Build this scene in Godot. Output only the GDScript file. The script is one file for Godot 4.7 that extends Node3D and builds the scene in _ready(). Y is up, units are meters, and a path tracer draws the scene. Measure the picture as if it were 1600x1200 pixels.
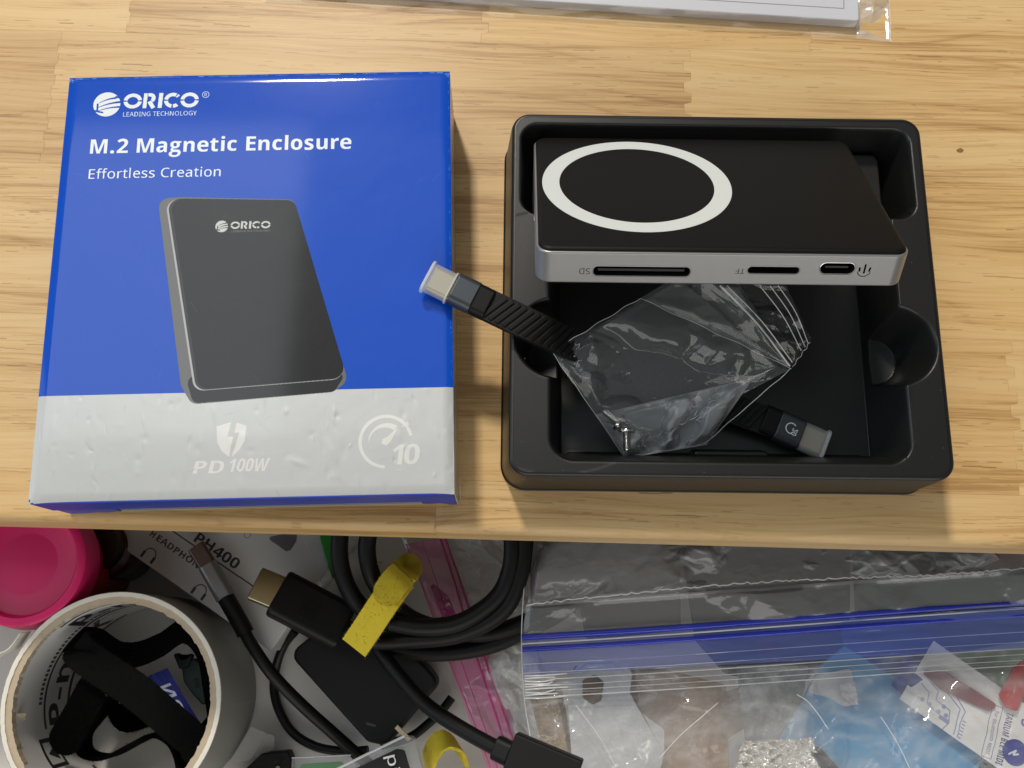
extends Node3D
# A desk top seen from above: a printed carton, a moulded tray with a drive enclosure, and an open drawer below the desk edge.
# Lengths inside the helpers are in millimetres where a name ends in _mm or a comment says so; nodes are in metres.

const MM := 0.001
const FOCAL := 1518.7          # of a 1600 x 1200 picture
const PITCH := 0.25027
const ROLL := 0.034917
var eye := Vector3(0, 0.308741, 0)
var ax := Vector3.RIGHT
var ay := Vector3.UP
var az := Vector3.FORWARD
var used := {}
var rng := RandomNumberGenerator.new()
var glyphs := {}

# ---------------------------------------------------------------- small helpers
func P(px: float, py: float, y_mm: float) -> Vector3:      # the place at height y_mm that is seen at that point of the photograph
	var d := ax * ((px - 800.0) / FOCAL) - ay * ((py - 600.0) / FOCAL) + az
	return eye + d * ((y_mm * MM - eye.y) / d.y)

func PP(list: Array, y_mm: float) -> PackedVector2Array:   # several such places as ground-plan points in metres (x, z)
	var out := PackedVector2Array()
	for p in list:
		var q := P(p[0], p[1], y_mm)
		out.append(Vector2(q.x, q.z))
	return out

func noise(seed_: int, freq: float, octaves := 3, kind := FastNoiseLite.TYPE_SIMPLEX_SMOOTH, ridged := false) -> FastNoiseLite:
	var n := FastNoiseLite.new()
	n.seed = seed_
	n.noise_type = kind
	n.frequency = freq
	n.fractal_type = FastNoiseLite.FRACTAL_RIDGED if ridged else FastNoiseLite.FRACTAL_FBM
	n.fractal_octaves = octaves
	return n

func mat(called: String, c: Color, rough := 0.5, metal := 0.0, more := {}) -> StandardMaterial3D:
	var m := StandardMaterial3D.new()
	m.resource_name = called
	m.albedo_color = c
	m.roughness = rough
	m.metallic = metal
	for k in more:
		m.set(k, more[k])
	return m

func film(called: String, c: Color, alpha: float, rough := 0.06, more := {}) -> StandardMaterial3D:
	var m := mat(called, Color(c.r, c.g, c.b, alpha), rough, 0.0, more)
	m.transparency = BaseMaterial3D.TRANSPARENCY_ALPHA
	m.cull_mode = BaseMaterial3D.CULL_DISABLED
	return m

func numbered(called: String) -> String:
	var n: int = used.get(called, 0)
	used[called] = n + 1
	return called if n == 0 else "%s_%03d" % [called, n]

func thing(called: String, label: String, category: String, at := Vector3.ZERO, group := "") -> Node3D:
	var o := Node3D.new()
	o.name = numbered(called)
	add_child(o)
	o.position = at
	o.set_meta("label", label)
	o.set_meta("category", category)
	if group:
		o.set_meta("group", group)
	return o

func obj(called: String, m: Mesh, material: Material, parent: Node, at := Transform3D()) -> MeshInstance3D:
	var o := MeshInstance3D.new()
	o.mesh = m
	o.material_override = material
	if parent == self:
		o.name = numbered(called)
	else:
		var k := 0
		for c in parent.get_children():
			if str(c.name) == called or str(c.name).begins_with(called + "_0") or str(c.name).begins_with(called + "_1") or str(c.name).begins_with(called + "_2"):
				k += 1
		o.name = called if k == 0 else "%s_%03d" % [called, k]
	parent.add_child(o, true)
	o.transform = at
	return o

func tag(o: Node, label: String, category: String, group := "") -> Node:
	o.set_meta("label", label)
	o.set_meta("category", category)
	if group:
		o.set_meta("group", group)
	return o

# a frame with x along dir (ground plan), y up, z across
func frame(at: Vector3, dir: Vector3) -> Transform3D:
	var x := dir.normalized()
	var z := x.cross(Vector3.UP).normalized()
	var y := z.cross(x).normalized()
	return Transform3D(Basis(x, y, z), at)

# ---------------------------------------------------------------- outlines and extrusions
# outline: {p: points, n: outward normals}, in metres on the plan (x, z)
func rounded_rect(w: float, d: float, r: float, seg := 6) -> Dictionary:
	var p := PackedVector2Array()
	var n := PackedVector2Array()
	var cs := [Vector2(w / 2 - r, d / 2 - r), Vector2(-w / 2 + r, d / 2 - r), Vector2(-w / 2 + r, -d / 2 + r), Vector2(w / 2 - r, -d / 2 + r)]
	for q in 4:
		for i in seg + 1:
			var a := (q + float(i) / seg) * PI / 2
			var v := Vector2(cos(a), sin(a))
			p.append(cs[q] + v * r)
			n.append(v)
	return {"p": p, "n": n}

func circle(r: float, seg := 64) -> Dictionary:
	var p := PackedVector2Array()
	var n := PackedVector2Array()
	for i in seg:
		var v := Vector2(cos(TAU * i / seg), sin(TAU * i / seg))
		p.append(v * r)
		n.append(v)
	return {"p": p, "n": n}

func rounded_poly(src: PackedVector2Array, r: float, seg := 4) -> Dictionary:
	var pts := src.duplicate()
	if Geometry2D.is_polygon_clockwise(pts):      # clockwise in Godot's y-down sense is turned so that the walk matches rounded_rect
		pts.reverse()
	var area := 0.0
	for i in pts.size():
		area += pts[i].cross(pts[(i + 1) % pts.size()])
	if area < 0.0:
		pts.reverse()
	var p := PackedVector2Array()
	var n := PackedVector2Array()
	var c := pts.size()
	for i in c:
		var b := pts[i]
		var e0 := (b - pts[(i + c - 1) % c])
		var e1 := (pts[(i + 1) % c] - b)
		var d0 := e0.normalized()
		var d1 := e1.normalized()
		var n0 := Vector2(d0.y, -d0.x)
		var n1 := Vector2(d1.y, -d1.x)
		var turn := d0.angle_to(d1)
		var rr := r
		if absf(turn) < 0.02:
			p.append(b)
			n.append(((n0 + n1) / 2).normalized())
			continue
		var cut := minf(rr * absf(tan(turn / 2)), minf(e0.length(), e1.length()) * 0.45)
		rr = cut / absf(tan(turn / 2))
		var start := b - d0 * cut
		var centre := start - n0 * rr * signf(turn)
		for k in seg + 1:
			var v := n0.rotated(turn * k / seg)
			p.append(centre + v * rr * signf(turn))
			n.append(v)
	return {"p": p, "n": n}

# profile: [inset, height, outward normal, upward normal] from the bottom up
func prof(h: float, b0: float, b1: float, seg := 3) -> Array:
	var out := []
	if b0 > 0.0:
		for i in seg + 1:
			var a := PI / 2 * i / seg
			out.append([b0 * (1 - sin(a)), b0 * (1 - cos(a)), sin(a), -cos(a)])
	else:
		out.append([0.0, 0.0, 1.0, 0.0])
	if b1 > 0.0:
		for i in seg + 1:
			var a := PI / 2 * i / seg
			out.append([b1 * (1 - cos(a)), h - b1 * (1 - sin(a)), cos(a), sin(a)])
	else:
		out.append([0.0, h, 1.0, 0.0])
	return out

func extrude(o: Dictionary, profile: Array, cap_low := true, cap_high := true) -> ArrayMesh:
	var v := PackedVector3Array()
	var nn := PackedVector3Array()
	var uv := PackedVector2Array()
	var idx := PackedInt32Array()
	var p: PackedVector2Array = o.p
	var n: PackedVector2Array = o.n
	var c := p.size()
	for k in profile.size():
		var f: Array = profile[k]
		for i in c + 1:
			var j := i % c
			v.append(Vector3(p[j].x - n[j].x * f[0], f[1], p[j].y - n[j].y * f[0]))
			nn.append(Vector3(n[j].x * f[2], f[3], n[j].y * f[2]).normalized())
			uv.append(Vector2(float(i) / c, float(k) / maxf(1.0, profile.size() - 1)))
	for k in profile.size() - 1:
		for i in c:
			var a := k * (c + 1) + i
			idx.append_array([a, a + c + 2, a + c + 1, a, a + 1, a + c + 2])
	for side in 2:
		if (side == 0 and not cap_low) or (side == 1 and not cap_high):
			continue
		var f: Array = profile[0] if side == 0 else profile[profile.size() - 1]
		var flat := PackedVector2Array()
		for i in c:
			flat.append(p[i] - n[i] * f[0])
		var tri := Geometry2D.triangulate_polygon(flat)
		var first := v.size()
		for q in flat:
			v.append(Vector3(q.x, f[1], q.y))
			nn.append(Vector3(0, -1 if side == 0 else 1, 0))
			uv.append(q * 10.0)
		for t in range(0, tri.size(), 3):
			var a := flat[tri[t]]
			var up := (flat[tri[t + 1]] - a).cross(flat[tri[t + 2]] - a) > 0.0
			if up == (side == 1):
				idx.append_array([first + tri[t], first + tri[t + 1], first + tri[t + 2]])
			else:
				idx.append_array([first + tri[t], first + tri[t + 2], first + tri[t + 1]])
	return arrays(v, nn, uv, idx)

func arrays(v: PackedVector3Array, n: PackedVector3Array, uv: PackedVector2Array, idx: PackedInt32Array) -> ArrayMesh:
	var a := []
	a.resize(Mesh.ARRAY_MAX)
	a[Mesh.ARRAY_VERTEX] = v
	a[Mesh.ARRAY_NORMAL] = n
	a[Mesh.ARRAY_TEX_UV] = uv
	a[Mesh.ARRAY_INDEX] = idx
	var m := ArrayMesh.new()
	m.add_surface_from_arrays(Mesh.PRIMITIVE_TRIANGLES, a)
	return m

func rbox(w: float, h: float, d: float, rc: float, b: float, seg := 5) -> ArrayMesh:      # millimetres; stands on y = 0
	return extrude(rounded_rect(w * MM, d * MM, rc * MM, seg), prof(h * MM, b * MM, b * MM))

# a flat-lying piece with that outline in the photograph, its top at height y_mm; returns a mesh in world coordinates about its own base
func slab(called: String, pix: Array, y_mm: float, thick: float, r: float, b: float, material: Material, parent: Node, base := Vector3.ZERO) -> MeshInstance3D:
	var m := extrude(rounded_poly(PP(pix, y_mm), r * MM), prof(thick * MM, b * MM, b * MM))
	return obj(called, m, material, parent, Transform3D(Basis(), Vector3(0, (y_mm - thick) * MM, 0) - base))

# a grid of nu x nv cells; f(u, v) gives the point, u to the right and v towards the viewer when it lies flat
func sheet(nu: int, nv: int, f: Callable) -> ArrayMesh:
	var v := PackedVector3Array()
	var uv := PackedVector2Array()
	for j in nv + 1:
		for i in nu + 1:
			v.append(f.call(float(i) / nu, float(j) / nv))
			uv.append(Vector2(float(i) / nu, float(j) / nv))
	var n := PackedVector3Array()
	n.resize(v.size())
	var w := nu + 1
	for j in nv + 1:
		for i in w:
			var du := v[j * w + mini(i + 1, nu)] - v[j * w + maxi(i - 1, 0)]
			var dv := v[mini(j + 1, nv) * w + i] - v[maxi(j - 1, 0) * w + i]
			var q := dv.cross(du)
			n[j * w + i] = q.normalized() if q.length_squared() > 1e-22 else Vector3.UP
	var idx := PackedInt32Array()
	for j in nv:
		for i in nu:
			var a := j * w + i
			idx.append_array([a, a + 1, a + w + 1, a, a + w + 1, a + w])
	return arrays(v, n, uv, idx)

func smooth(pts: Array, per := 8, closed := false) -> Array:
	var out := []
	var c := pts.size()
	for i in (c if closed else c - 1):
		var a: Vector3 = pts[(i + c - 1) % c] if closed or i > 0 else pts[0] * 2.0 - pts[1]
		var b: Vector3 = pts[i]
		var d: Vector3 = pts[(i + 1) % c]
		var e: Vector3 = pts[(i + 2) % c] if closed or i + 2 < c else pts[c - 1] * 2.0 - pts[c - 2]
		for k in per:
			out.append(b.cubic_interpolate(d, a, e, float(k) / per))
	if not closed:
		out.append(pts[c - 1])
	return out

func path(list: Array, per := 8) -> Array:                    # [px, py, y_mm] triples -> smooth points
	var pts := []
	for p in list:
		pts.append(P(p[0], p[1], p[2]))
	return smooth(pts, per)

func loft(rings: Array, groups := "smooth", caps := true) -> ArrayMesh:     # rings of equal size; groups "sides" keeps each side hard
	var st := SurfaceTool.new()
	st.begin(Mesh.PRIMITIVE_TRIANGLES)
	var c: int = rings[0].size()
	var vol := 0.0
	var o: Vector3 = rings[0][0]
	for i in rings.size() - 1:
		for k in c:
			var a: Vector3 = rings[i][k] - o
			var b: Vector3 = rings[i + 1][k] - o
			var d: Vector3 = rings[i + 1][(k + 1) % c] - o
			var e: Vector3 = rings[i][(k + 1) % c] - o
			vol += a.dot(b.cross(d)) + a.dot(d.cross(e))
	var flip := vol > 0.0
	for i in rings.size() - 1:
		for k in c:
			st.set_smooth_group(k + 1 if groups == "sides" else 0)
			var k2 := (k + 1) % c
			var q := [rings[i][k], rings[i + 1][k], rings[i + 1][k2], rings[i][k2]]
			var t := [Vector2(float(k) / c, i), Vector2(float(k) / c, i + 1), Vector2(float(k + 1) / c, i + 1), Vector2(float(k + 1) / c, i)]
			for w in ([0, 2, 1, 0, 3, 2] if flip else [0, 1, 2, 0, 2, 3]):
				st.set_uv(t[w] * Vector2(1, 1.0 / rings.size()))
				st.add_vertex(q[w])
	if caps:
		st.set_smooth_group(-1)
		for end in 2:
			var ring: Array = rings[0] if end == 0 else rings[rings.size() - 1]
			var mid := Vector3.ZERO
			for q in ring:
				mid += q / c
			for k in c:
				var tri := [mid, ring[k], ring[(k + 1) % c]]
				if (end == 0) == flip:
					tri = [mid, ring[(k + 1) % c], ring[k]]
				for q in tri:
					st.set_uv(Vector2(0.5, 0.5))
					st.add_vertex(q)
	st.generate_normals()
	return st.commit()

func tube(pts: Array, r: float, seg := 12) -> ArrayMesh:         # r in mm
	var rings := []
	var up := Vector3.UP
	for i in pts.size():
		var t: Vector3 = (pts[mini(i + 1, pts.size() - 1)] - pts[maxi(i - 1, 0)]).normalized()
		var side := t.cross(up)
		if side.length() < 0.05:
			side = t.cross(Vector3.RIGHT)
		side = side.normalized()
		var over := side.cross(t).normalized()
		up = over
		var ring := []
		for k in seg:
			ring.append(pts[i] + (side * cos(TAU * k / seg) + over * sin(TAU * k / seg)) * r * MM)
		rings.append(ring)
	return loft(rings)

# a flat band; width across the way it runs, lying flat ("flat") or on edge ("edge"), or with a given direction
func ribbon(pts: Array, w: float, t: float, how = "flat", rounded_end := false) -> ArrayMesh:
	var rings := []
	var c := pts.size()
	var gone := 0.0
	for i in c:
		var d: Vector3 = (pts[mini(i + 1, c - 1)] - pts[maxi(i - 1, 0)]).normalized()
		var across: Vector3
		if how is Vector3:
			across = (how - d * d.dot(how)).normalized()
		elif how == "edge":
			across = (Vector3.UP - d * d.y).normalized()
		else:
			across = d.cross(Vector3.UP).normalized()
		var over := across.cross(d).normalized()
		var hw := w * MM / 2
		if rounded_end:
			var left: float = pts[i].distance_to(pts[c - 1])
			if left < hw:
				hw = maxf(hw * 0.05, sqrt(maxf(0.0, hw * hw - (hw - left) * (hw - left))))
		var ht := t * MM / 2
		rings.append([pts[i] + across * hw + over * ht, pts[i] - across * hw + over * ht, pts[i] - across * hw - over * ht, pts[i] + across * hw - over * ht])
	return loft(rings, "sides")

func lathe(profile: Array, seg := 72) -> ArrayMesh:         # [radius, height] in mm from the bottom outside round; closed by itself
	var rings := []
	for i in seg + 1:
		var a := TAU * i / seg
		var ring := []
		for p in profile:
			ring.append(Vector3(cos(a) * p[0], p[1] / 1.0, sin(a) * p[0]) * MM)
		rings.append(ring)
	var st := SurfaceTool.new()
	st.begin(Mesh.PRIMITIVE_TRIANGLES)
	var c := profile.size()
	for i in seg:
		for k in c - 1:
			st.set_smooth_group(k + 1 if profile[k].size() < 3 else int(profile[k][2]))
			var q := [rings[i][k], rings[i][k + 1], rings[i + 1][k + 1], rings[i + 1][k]]
			var t := [Vector2(float(i) / seg, float(k) / (c - 1)), Vector2(float(i) / seg, float(k + 1) / (c - 1)), Vector2(float(i + 1) / seg, float(k + 1) / (c - 1)), Vector2(float(i + 1) / seg, float(k) / (c - 1))]
			for w in [0, 2, 1, 0, 3, 2]:
				st.set_uv(t[w])
				st.add_vertex(q[w])
	st.generate_normals()
	return st.commit()

# ---------------------------------------------------------------- print: letters and marks laid into a texture
func ink_tri(img: Image, a: Vector2, b: Vector2, c: Vector2, col: Color) -> void:
	var y0 := int(floor(minf(a.y, minf(b.y, c.y)) - 0.5)) + 1
	var y1 := int(floor(maxf(a.y, maxf(b.y, c.y)) - 0.5))
	var e := [a, b, c]
	for y in range(maxi(0, y0), mini(img.get_height() - 1, y1) + 1):
		var s := y + 0.5
		var lo := 1e9
		var hi := -1e9
		for k in 3:
			var p: Vector2 = e[k]
			var q: Vector2 = e[(k + 1) % 3]
			if (p.y <= s) != (q.y <= s):
				var x := p.x + (q.x - p.x) * (s - p.y) / (q.y - p.y)
				lo = minf(lo, x)
				hi = maxf(hi, x)
		var x0 := int(ceil(lo - 0.5))
		var x1 := int(ceil(hi - 0.5))
		if x1 > x0:
			img.fill_rect(Rect2i(x0, y, x1 - x0, 1), col)

func ink_poly(img: Image, pts: PackedVector2Array, col: Color, k := 1.0) -> void:
	var tri := Geometry2D.triangulate_polygon(pts)
	for t in range(0, tri.size(), 3):
		ink_tri(img, pts[tri[t]] * k, pts[tri[t + 1]] * k, pts[tri[t + 2]] * k, col)

func ink_line(img: Image, list: Array, w: float, col: Color, k := 1.0) -> void:      # a stroke of constant width through the points
	for i in list.size() - 1:
		var a: Vector2 = list[i]
		var b: Vector2 = list[i + 1]
		var n := (b - a).orthogonal().normalized() * w / 2
		var d := (b - a).normalized() * w * 0.1
		ink_poly(img, PackedVector2Array([a + n - d, b + n + d, b - n + d, a - n - d]), col, k)

func ring_pts(c: Vector2, rx: float, ry: float, a0: float, a1: float, seg := 28) -> Array:
	var out := []
	for i in seg + 1:
		var a := deg_to_rad(a0 + (a1 - a0) * i / seg)
		out.append(c + Vector2(cos(a) * rx, -sin(a) * ry))
	return out

func ink_arc(img: Image, c: Vector2, rx: float, ry: float, w0: float, w1: float, a0: float, a1: float, col: Color, k := 1.0) -> void:
	var seg := 32
	for i in seg:
		var q := PackedVector2Array()
		for e in [[i, -1], [i + 1, -1], [i + 1, 1], [i, 1]]:
			var t := float(e[0]) / seg
			var a := deg_to_rad(a0 + (a1 - a0) * t)
			var w: float = lerpf(w0, w1, t) * 0.5 * e[1]
			q.append((c + Vector2(cos(a) * (rx + w), -sin(a) * (ry + w))) * k)
		ink_tri(img, q[0], q[1], q[2], col)
		ink_tri(img, q[0], q[2], q[3], col)

func glyph(text: String, weight: int, font := "Droid Sans") -> Dictionary:        # triangles of a word, cap height 1, base line at y 0, x from 0
	var key := "%s/%d/%s" % [text, weight, font]
	if not glyphs.has(key):
		var tm := text_mesh(text, weight, font)
		var cap := text_mesh("H", weight, font).get_aabb().size.y
		var a := tm.surface_get_arrays(0)
		var v: PackedVector3Array = a[Mesh.ARRAY_VERTEX]
		var ix: PackedInt32Array = a[Mesh.ARRAY_INDEX] if a[Mesh.ARRAY_INDEX] != null else PackedInt32Array(range(v.size()))
		var lo := 1e9
		var hi := -1e9
		for q in v:
			lo = minf(lo, q.x)
			hi = maxf(hi, q.x)
		var hb: AABB = text_mesh("H" + text, weight, font).get_aabb()
		var base: float = text_mesh("H", weight, font).get_aabb().position.y
		var out := PackedVector2Array()
		for i in ix:
			out.append(Vector2((v[i].x - lo) / cap, -(v[i].y - base) / cap))
		glyphs[key] = {"t": out, "w": (hi - lo) / cap}
	return glyphs[key]

func text_mesh(text: String, weight: int, font: String) -> TextMesh:
	var f := SystemFont.new()
	f.font_names = PackedStringArray([font])
	f.font_weight = weight
	var tm := TextMesh.new()
	tm.text = text
	tm.font = f
	tm.font_size = 64
	tm.pixel_size = 0.01
	tm.depth = 0.0
	tm.curve_step = 1.0
	tm.vertical_alignment = VERTICAL_ALIGNMENT_BOTTOM
	return tm

# word with its base line starting at `at`, `width` long and caps `cap` high (same unit as k scales), turned by `turn` degrees, slanted by `skew`
func ink_text(img: Image, text: String, at: Vector2, width: float, cap: float, col: Color, k := 1.0, weight := 400, turn := 0.0, skew := 0.0) -> void:
	var g := glyph(text, weight)
	var t: PackedVector2Array = g.t
	var sx: float = width / g.w
	var q := PackedVector2Array()
	for p in t:
		q.append((at + Vector2(p.x * sx - p.y * cap * skew, p.y * cap).rotated(deg_to_rad(turn))) * k)
	for i in range(0, q.size() - 2, 3):
		ink_tri(img, q[i], q[i + 1], q[i + 2], col)

func tex(img: Image) -> ImageTexture:
	return ImageTexture.create_from_image(img)

func gray_image(w: int, h: int, f: Callable) -> Image:         # single-channel floats, for relief
	var a := PackedFloat32Array()
	a.resize(w * h)
	for y in h:
		for x in w:
			a[y * w + x] = f.call(x, y)
	return Image.create_from_data(w, h, false, Image.FORMAT_RF, a.to_byte_array())

# ---------------------------------------------------------------- materials shared by many things
var M := {}

func make_materials() -> void:
	M.black_plastic = mat("black_plastic", Color(0.085, 0.088, 0.09), 0.42)
	M.tray = mat("tray_plastic", Color(0.098, 0.10, 0.101), 0.38)
	var grain := NoiseTexture2D.new()
	grain.width = 512
	grain.height = 512
	grain.seamless = true
	grain.as_normal_map = true
	grain.bump_strength = 3.0
	grain.noise = noise(5, 0.12, 2)
	M.tray.normal_enabled = true
	M.tray.normal_texture = grain
	M.tray.normal_scale = 0.12
	M.tray.uv1_triplanar = true
	M.tray.uv1_scale = Vector3.ONE * 40.0
	M.alu = mat("brushed_aluminium", Color(0.59, 0.59, 0.585), 0.34, 0.55)
	M.alu.normal_enabled = true
	M.alu.normal_texture = grain
	M.alu.normal_scale = 0.18
	M.alu.uv1_triplanar = true
	M.alu.uv1_scale = Vector3.ONE * 160.0
	M.gun = mat("grey_anodised_metal", Color(0.33, 0.35, 0.37), 0.36, 0.75)
	M.gold = mat("gold_plating", Color(0.68, 0.645, 0.52), 0.28, 0.9)
	M.steel = mat("steel", Color(0.80, 0.80, 0.78), 0.16, 1.0)
	M.rubber = mat("black_rubber", Color(0.05, 0.05, 0.051), 0.48, 0.0, {"metallic_specular": 0.38})
	M.rubber_matt = mat("black_matt_rubber", Color(0.05, 0.05, 0.051), 0.58, 0.0, {"metallic_specular": 0.4})
	M.dark = mat("dark_inside", Color(0.03, 0.03, 0.032), 0.6)
	M.cap = mat("frosted_cap", Color(0.93, 0.93, 0.92, 0.30), 0.28)
	M.cap.transparency = BaseMaterial3D.TRANSPARENCY_ALPHA
	M.cap_flange = mat("frosted_cap_flange", Color(0.90, 0.91, 0.91, 0.55), 0.3)
	M.cap_flange.transparency = BaseMaterial3D.TRANSPARENCY_ALPHA
	M.film = film("clear_film", Color(0.85, 0.87, 0.88), 0.05, 0.07)
	M.film_rib = film("clear_film_rib", Color(0.95, 0.955, 0.96), 0.62, 0.16)
	M.white_print = mat("white_print", Color(0.92, 0.93, 0.93), 0.5)
	M.dark_print = mat("dark_print", Color(0.16, 0.16, 0.17), 0.5)

func wood_texture() -> ImageTexture:
	var w := 2048
	var h := 1088
	var warp := noise(11, 1.0, 2)
	var lo := noise(12, 1.0, 2)
	var fib := noise(13, 1.0, 2)
	var data := PackedByteArray()
	data.resize(w * h * 3)
	var light := Color(0.870, 0.742, 0.535)
	var mid := Color(0.800, 0.652, 0.435)
	var deep := Color(0.580, 0.428, 0.265)
	var i := 0
	for y in h:
		for x in w:
			var yy := y + 16.0 * warp.get_noise_2d(x * 0.0013 + 90.0, y * 0.004)
			var r := yy * 0.020 + 2.3 * warp.get_noise_2d(x * 0.0009, yy * 0.0030)
			var ring := 1.0 - absf(fposmod(r, 1.0) * 2.0 - 1.0)
			ring = pow(ring, 6.0)
			var a := lo.get_noise_2d(x * 0.0008, yy * 0.0125)
			var b := fib.get_noise_2d(x * 0.0018, yy * 0.085)
			var f := fib.get_noise_2d(x * 0.0050 + 300.0, yy * 0.36)
			var t := 0.34 + 0.58 * a + 0.36 * b + 0.38 * f + 0.30 * ring * (0.6 + a)
			var c := light.lerp(mid, clampf(t * 1.25, 0.0, 1.0)).lerp(deep, clampf((t - 0.50) * 0.95, 0.0, 1.0))
			data[i] = int(c.r * 255.0)
			data[i + 1] = int(c.g * 255.0)
			data[i + 2] = int(c.b * 255.0)
			i += 3
	# pores: short dark dashes along the grain, in drifts
	var many := noise(14, 1.0, 2)
	var g := RandomNumberGenerator.new()
	g.seed = 77
	for k in 5200:
		var x := g.randi_range(0, w - 100)
		var y := g.randi_range(1, h - 2)
		if many.get_noise_2d(x * 0.004, y * 0.02) < g.randf_range(-0.4, 0.35):
			continue
		var len := int(g.randf_range(6, 30) if g.randf() < 0.7 else g.randf_range(30, 90))
		var depth := g.randf_range(0.05, 0.22) * (1.0 if g.randf() < 0.8 else 1.5)
		var drop := g.randf_range(-0.06, 0.06)
		var thick := 2 if g.randf() < 0.2 else 1
		for s in len:
			var fade := depth * minf(1.0, minf(s, len - s) / 4.0)
			for q in thick:
				var yy := clampi(y + q + int(s * drop), 0, h - 1)
				var at := (yy * w + x + s) * 3
				data[at] = int(data[at] * (1.0 - fade * 0.75))
				data[at + 1] = int(data[at + 1] * (1.0 - fade * 0.9))
				data[at + 2] = int(data[at + 2] * (1.0 - fade))
	return tex(Image.create_from_data(w, h, false, Image.FORMAT_RGB8, data))

# ---------------------------------------------------------------- the desk: staves glued edge to edge with finger-jointed ends
var desk: Node3D

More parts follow.
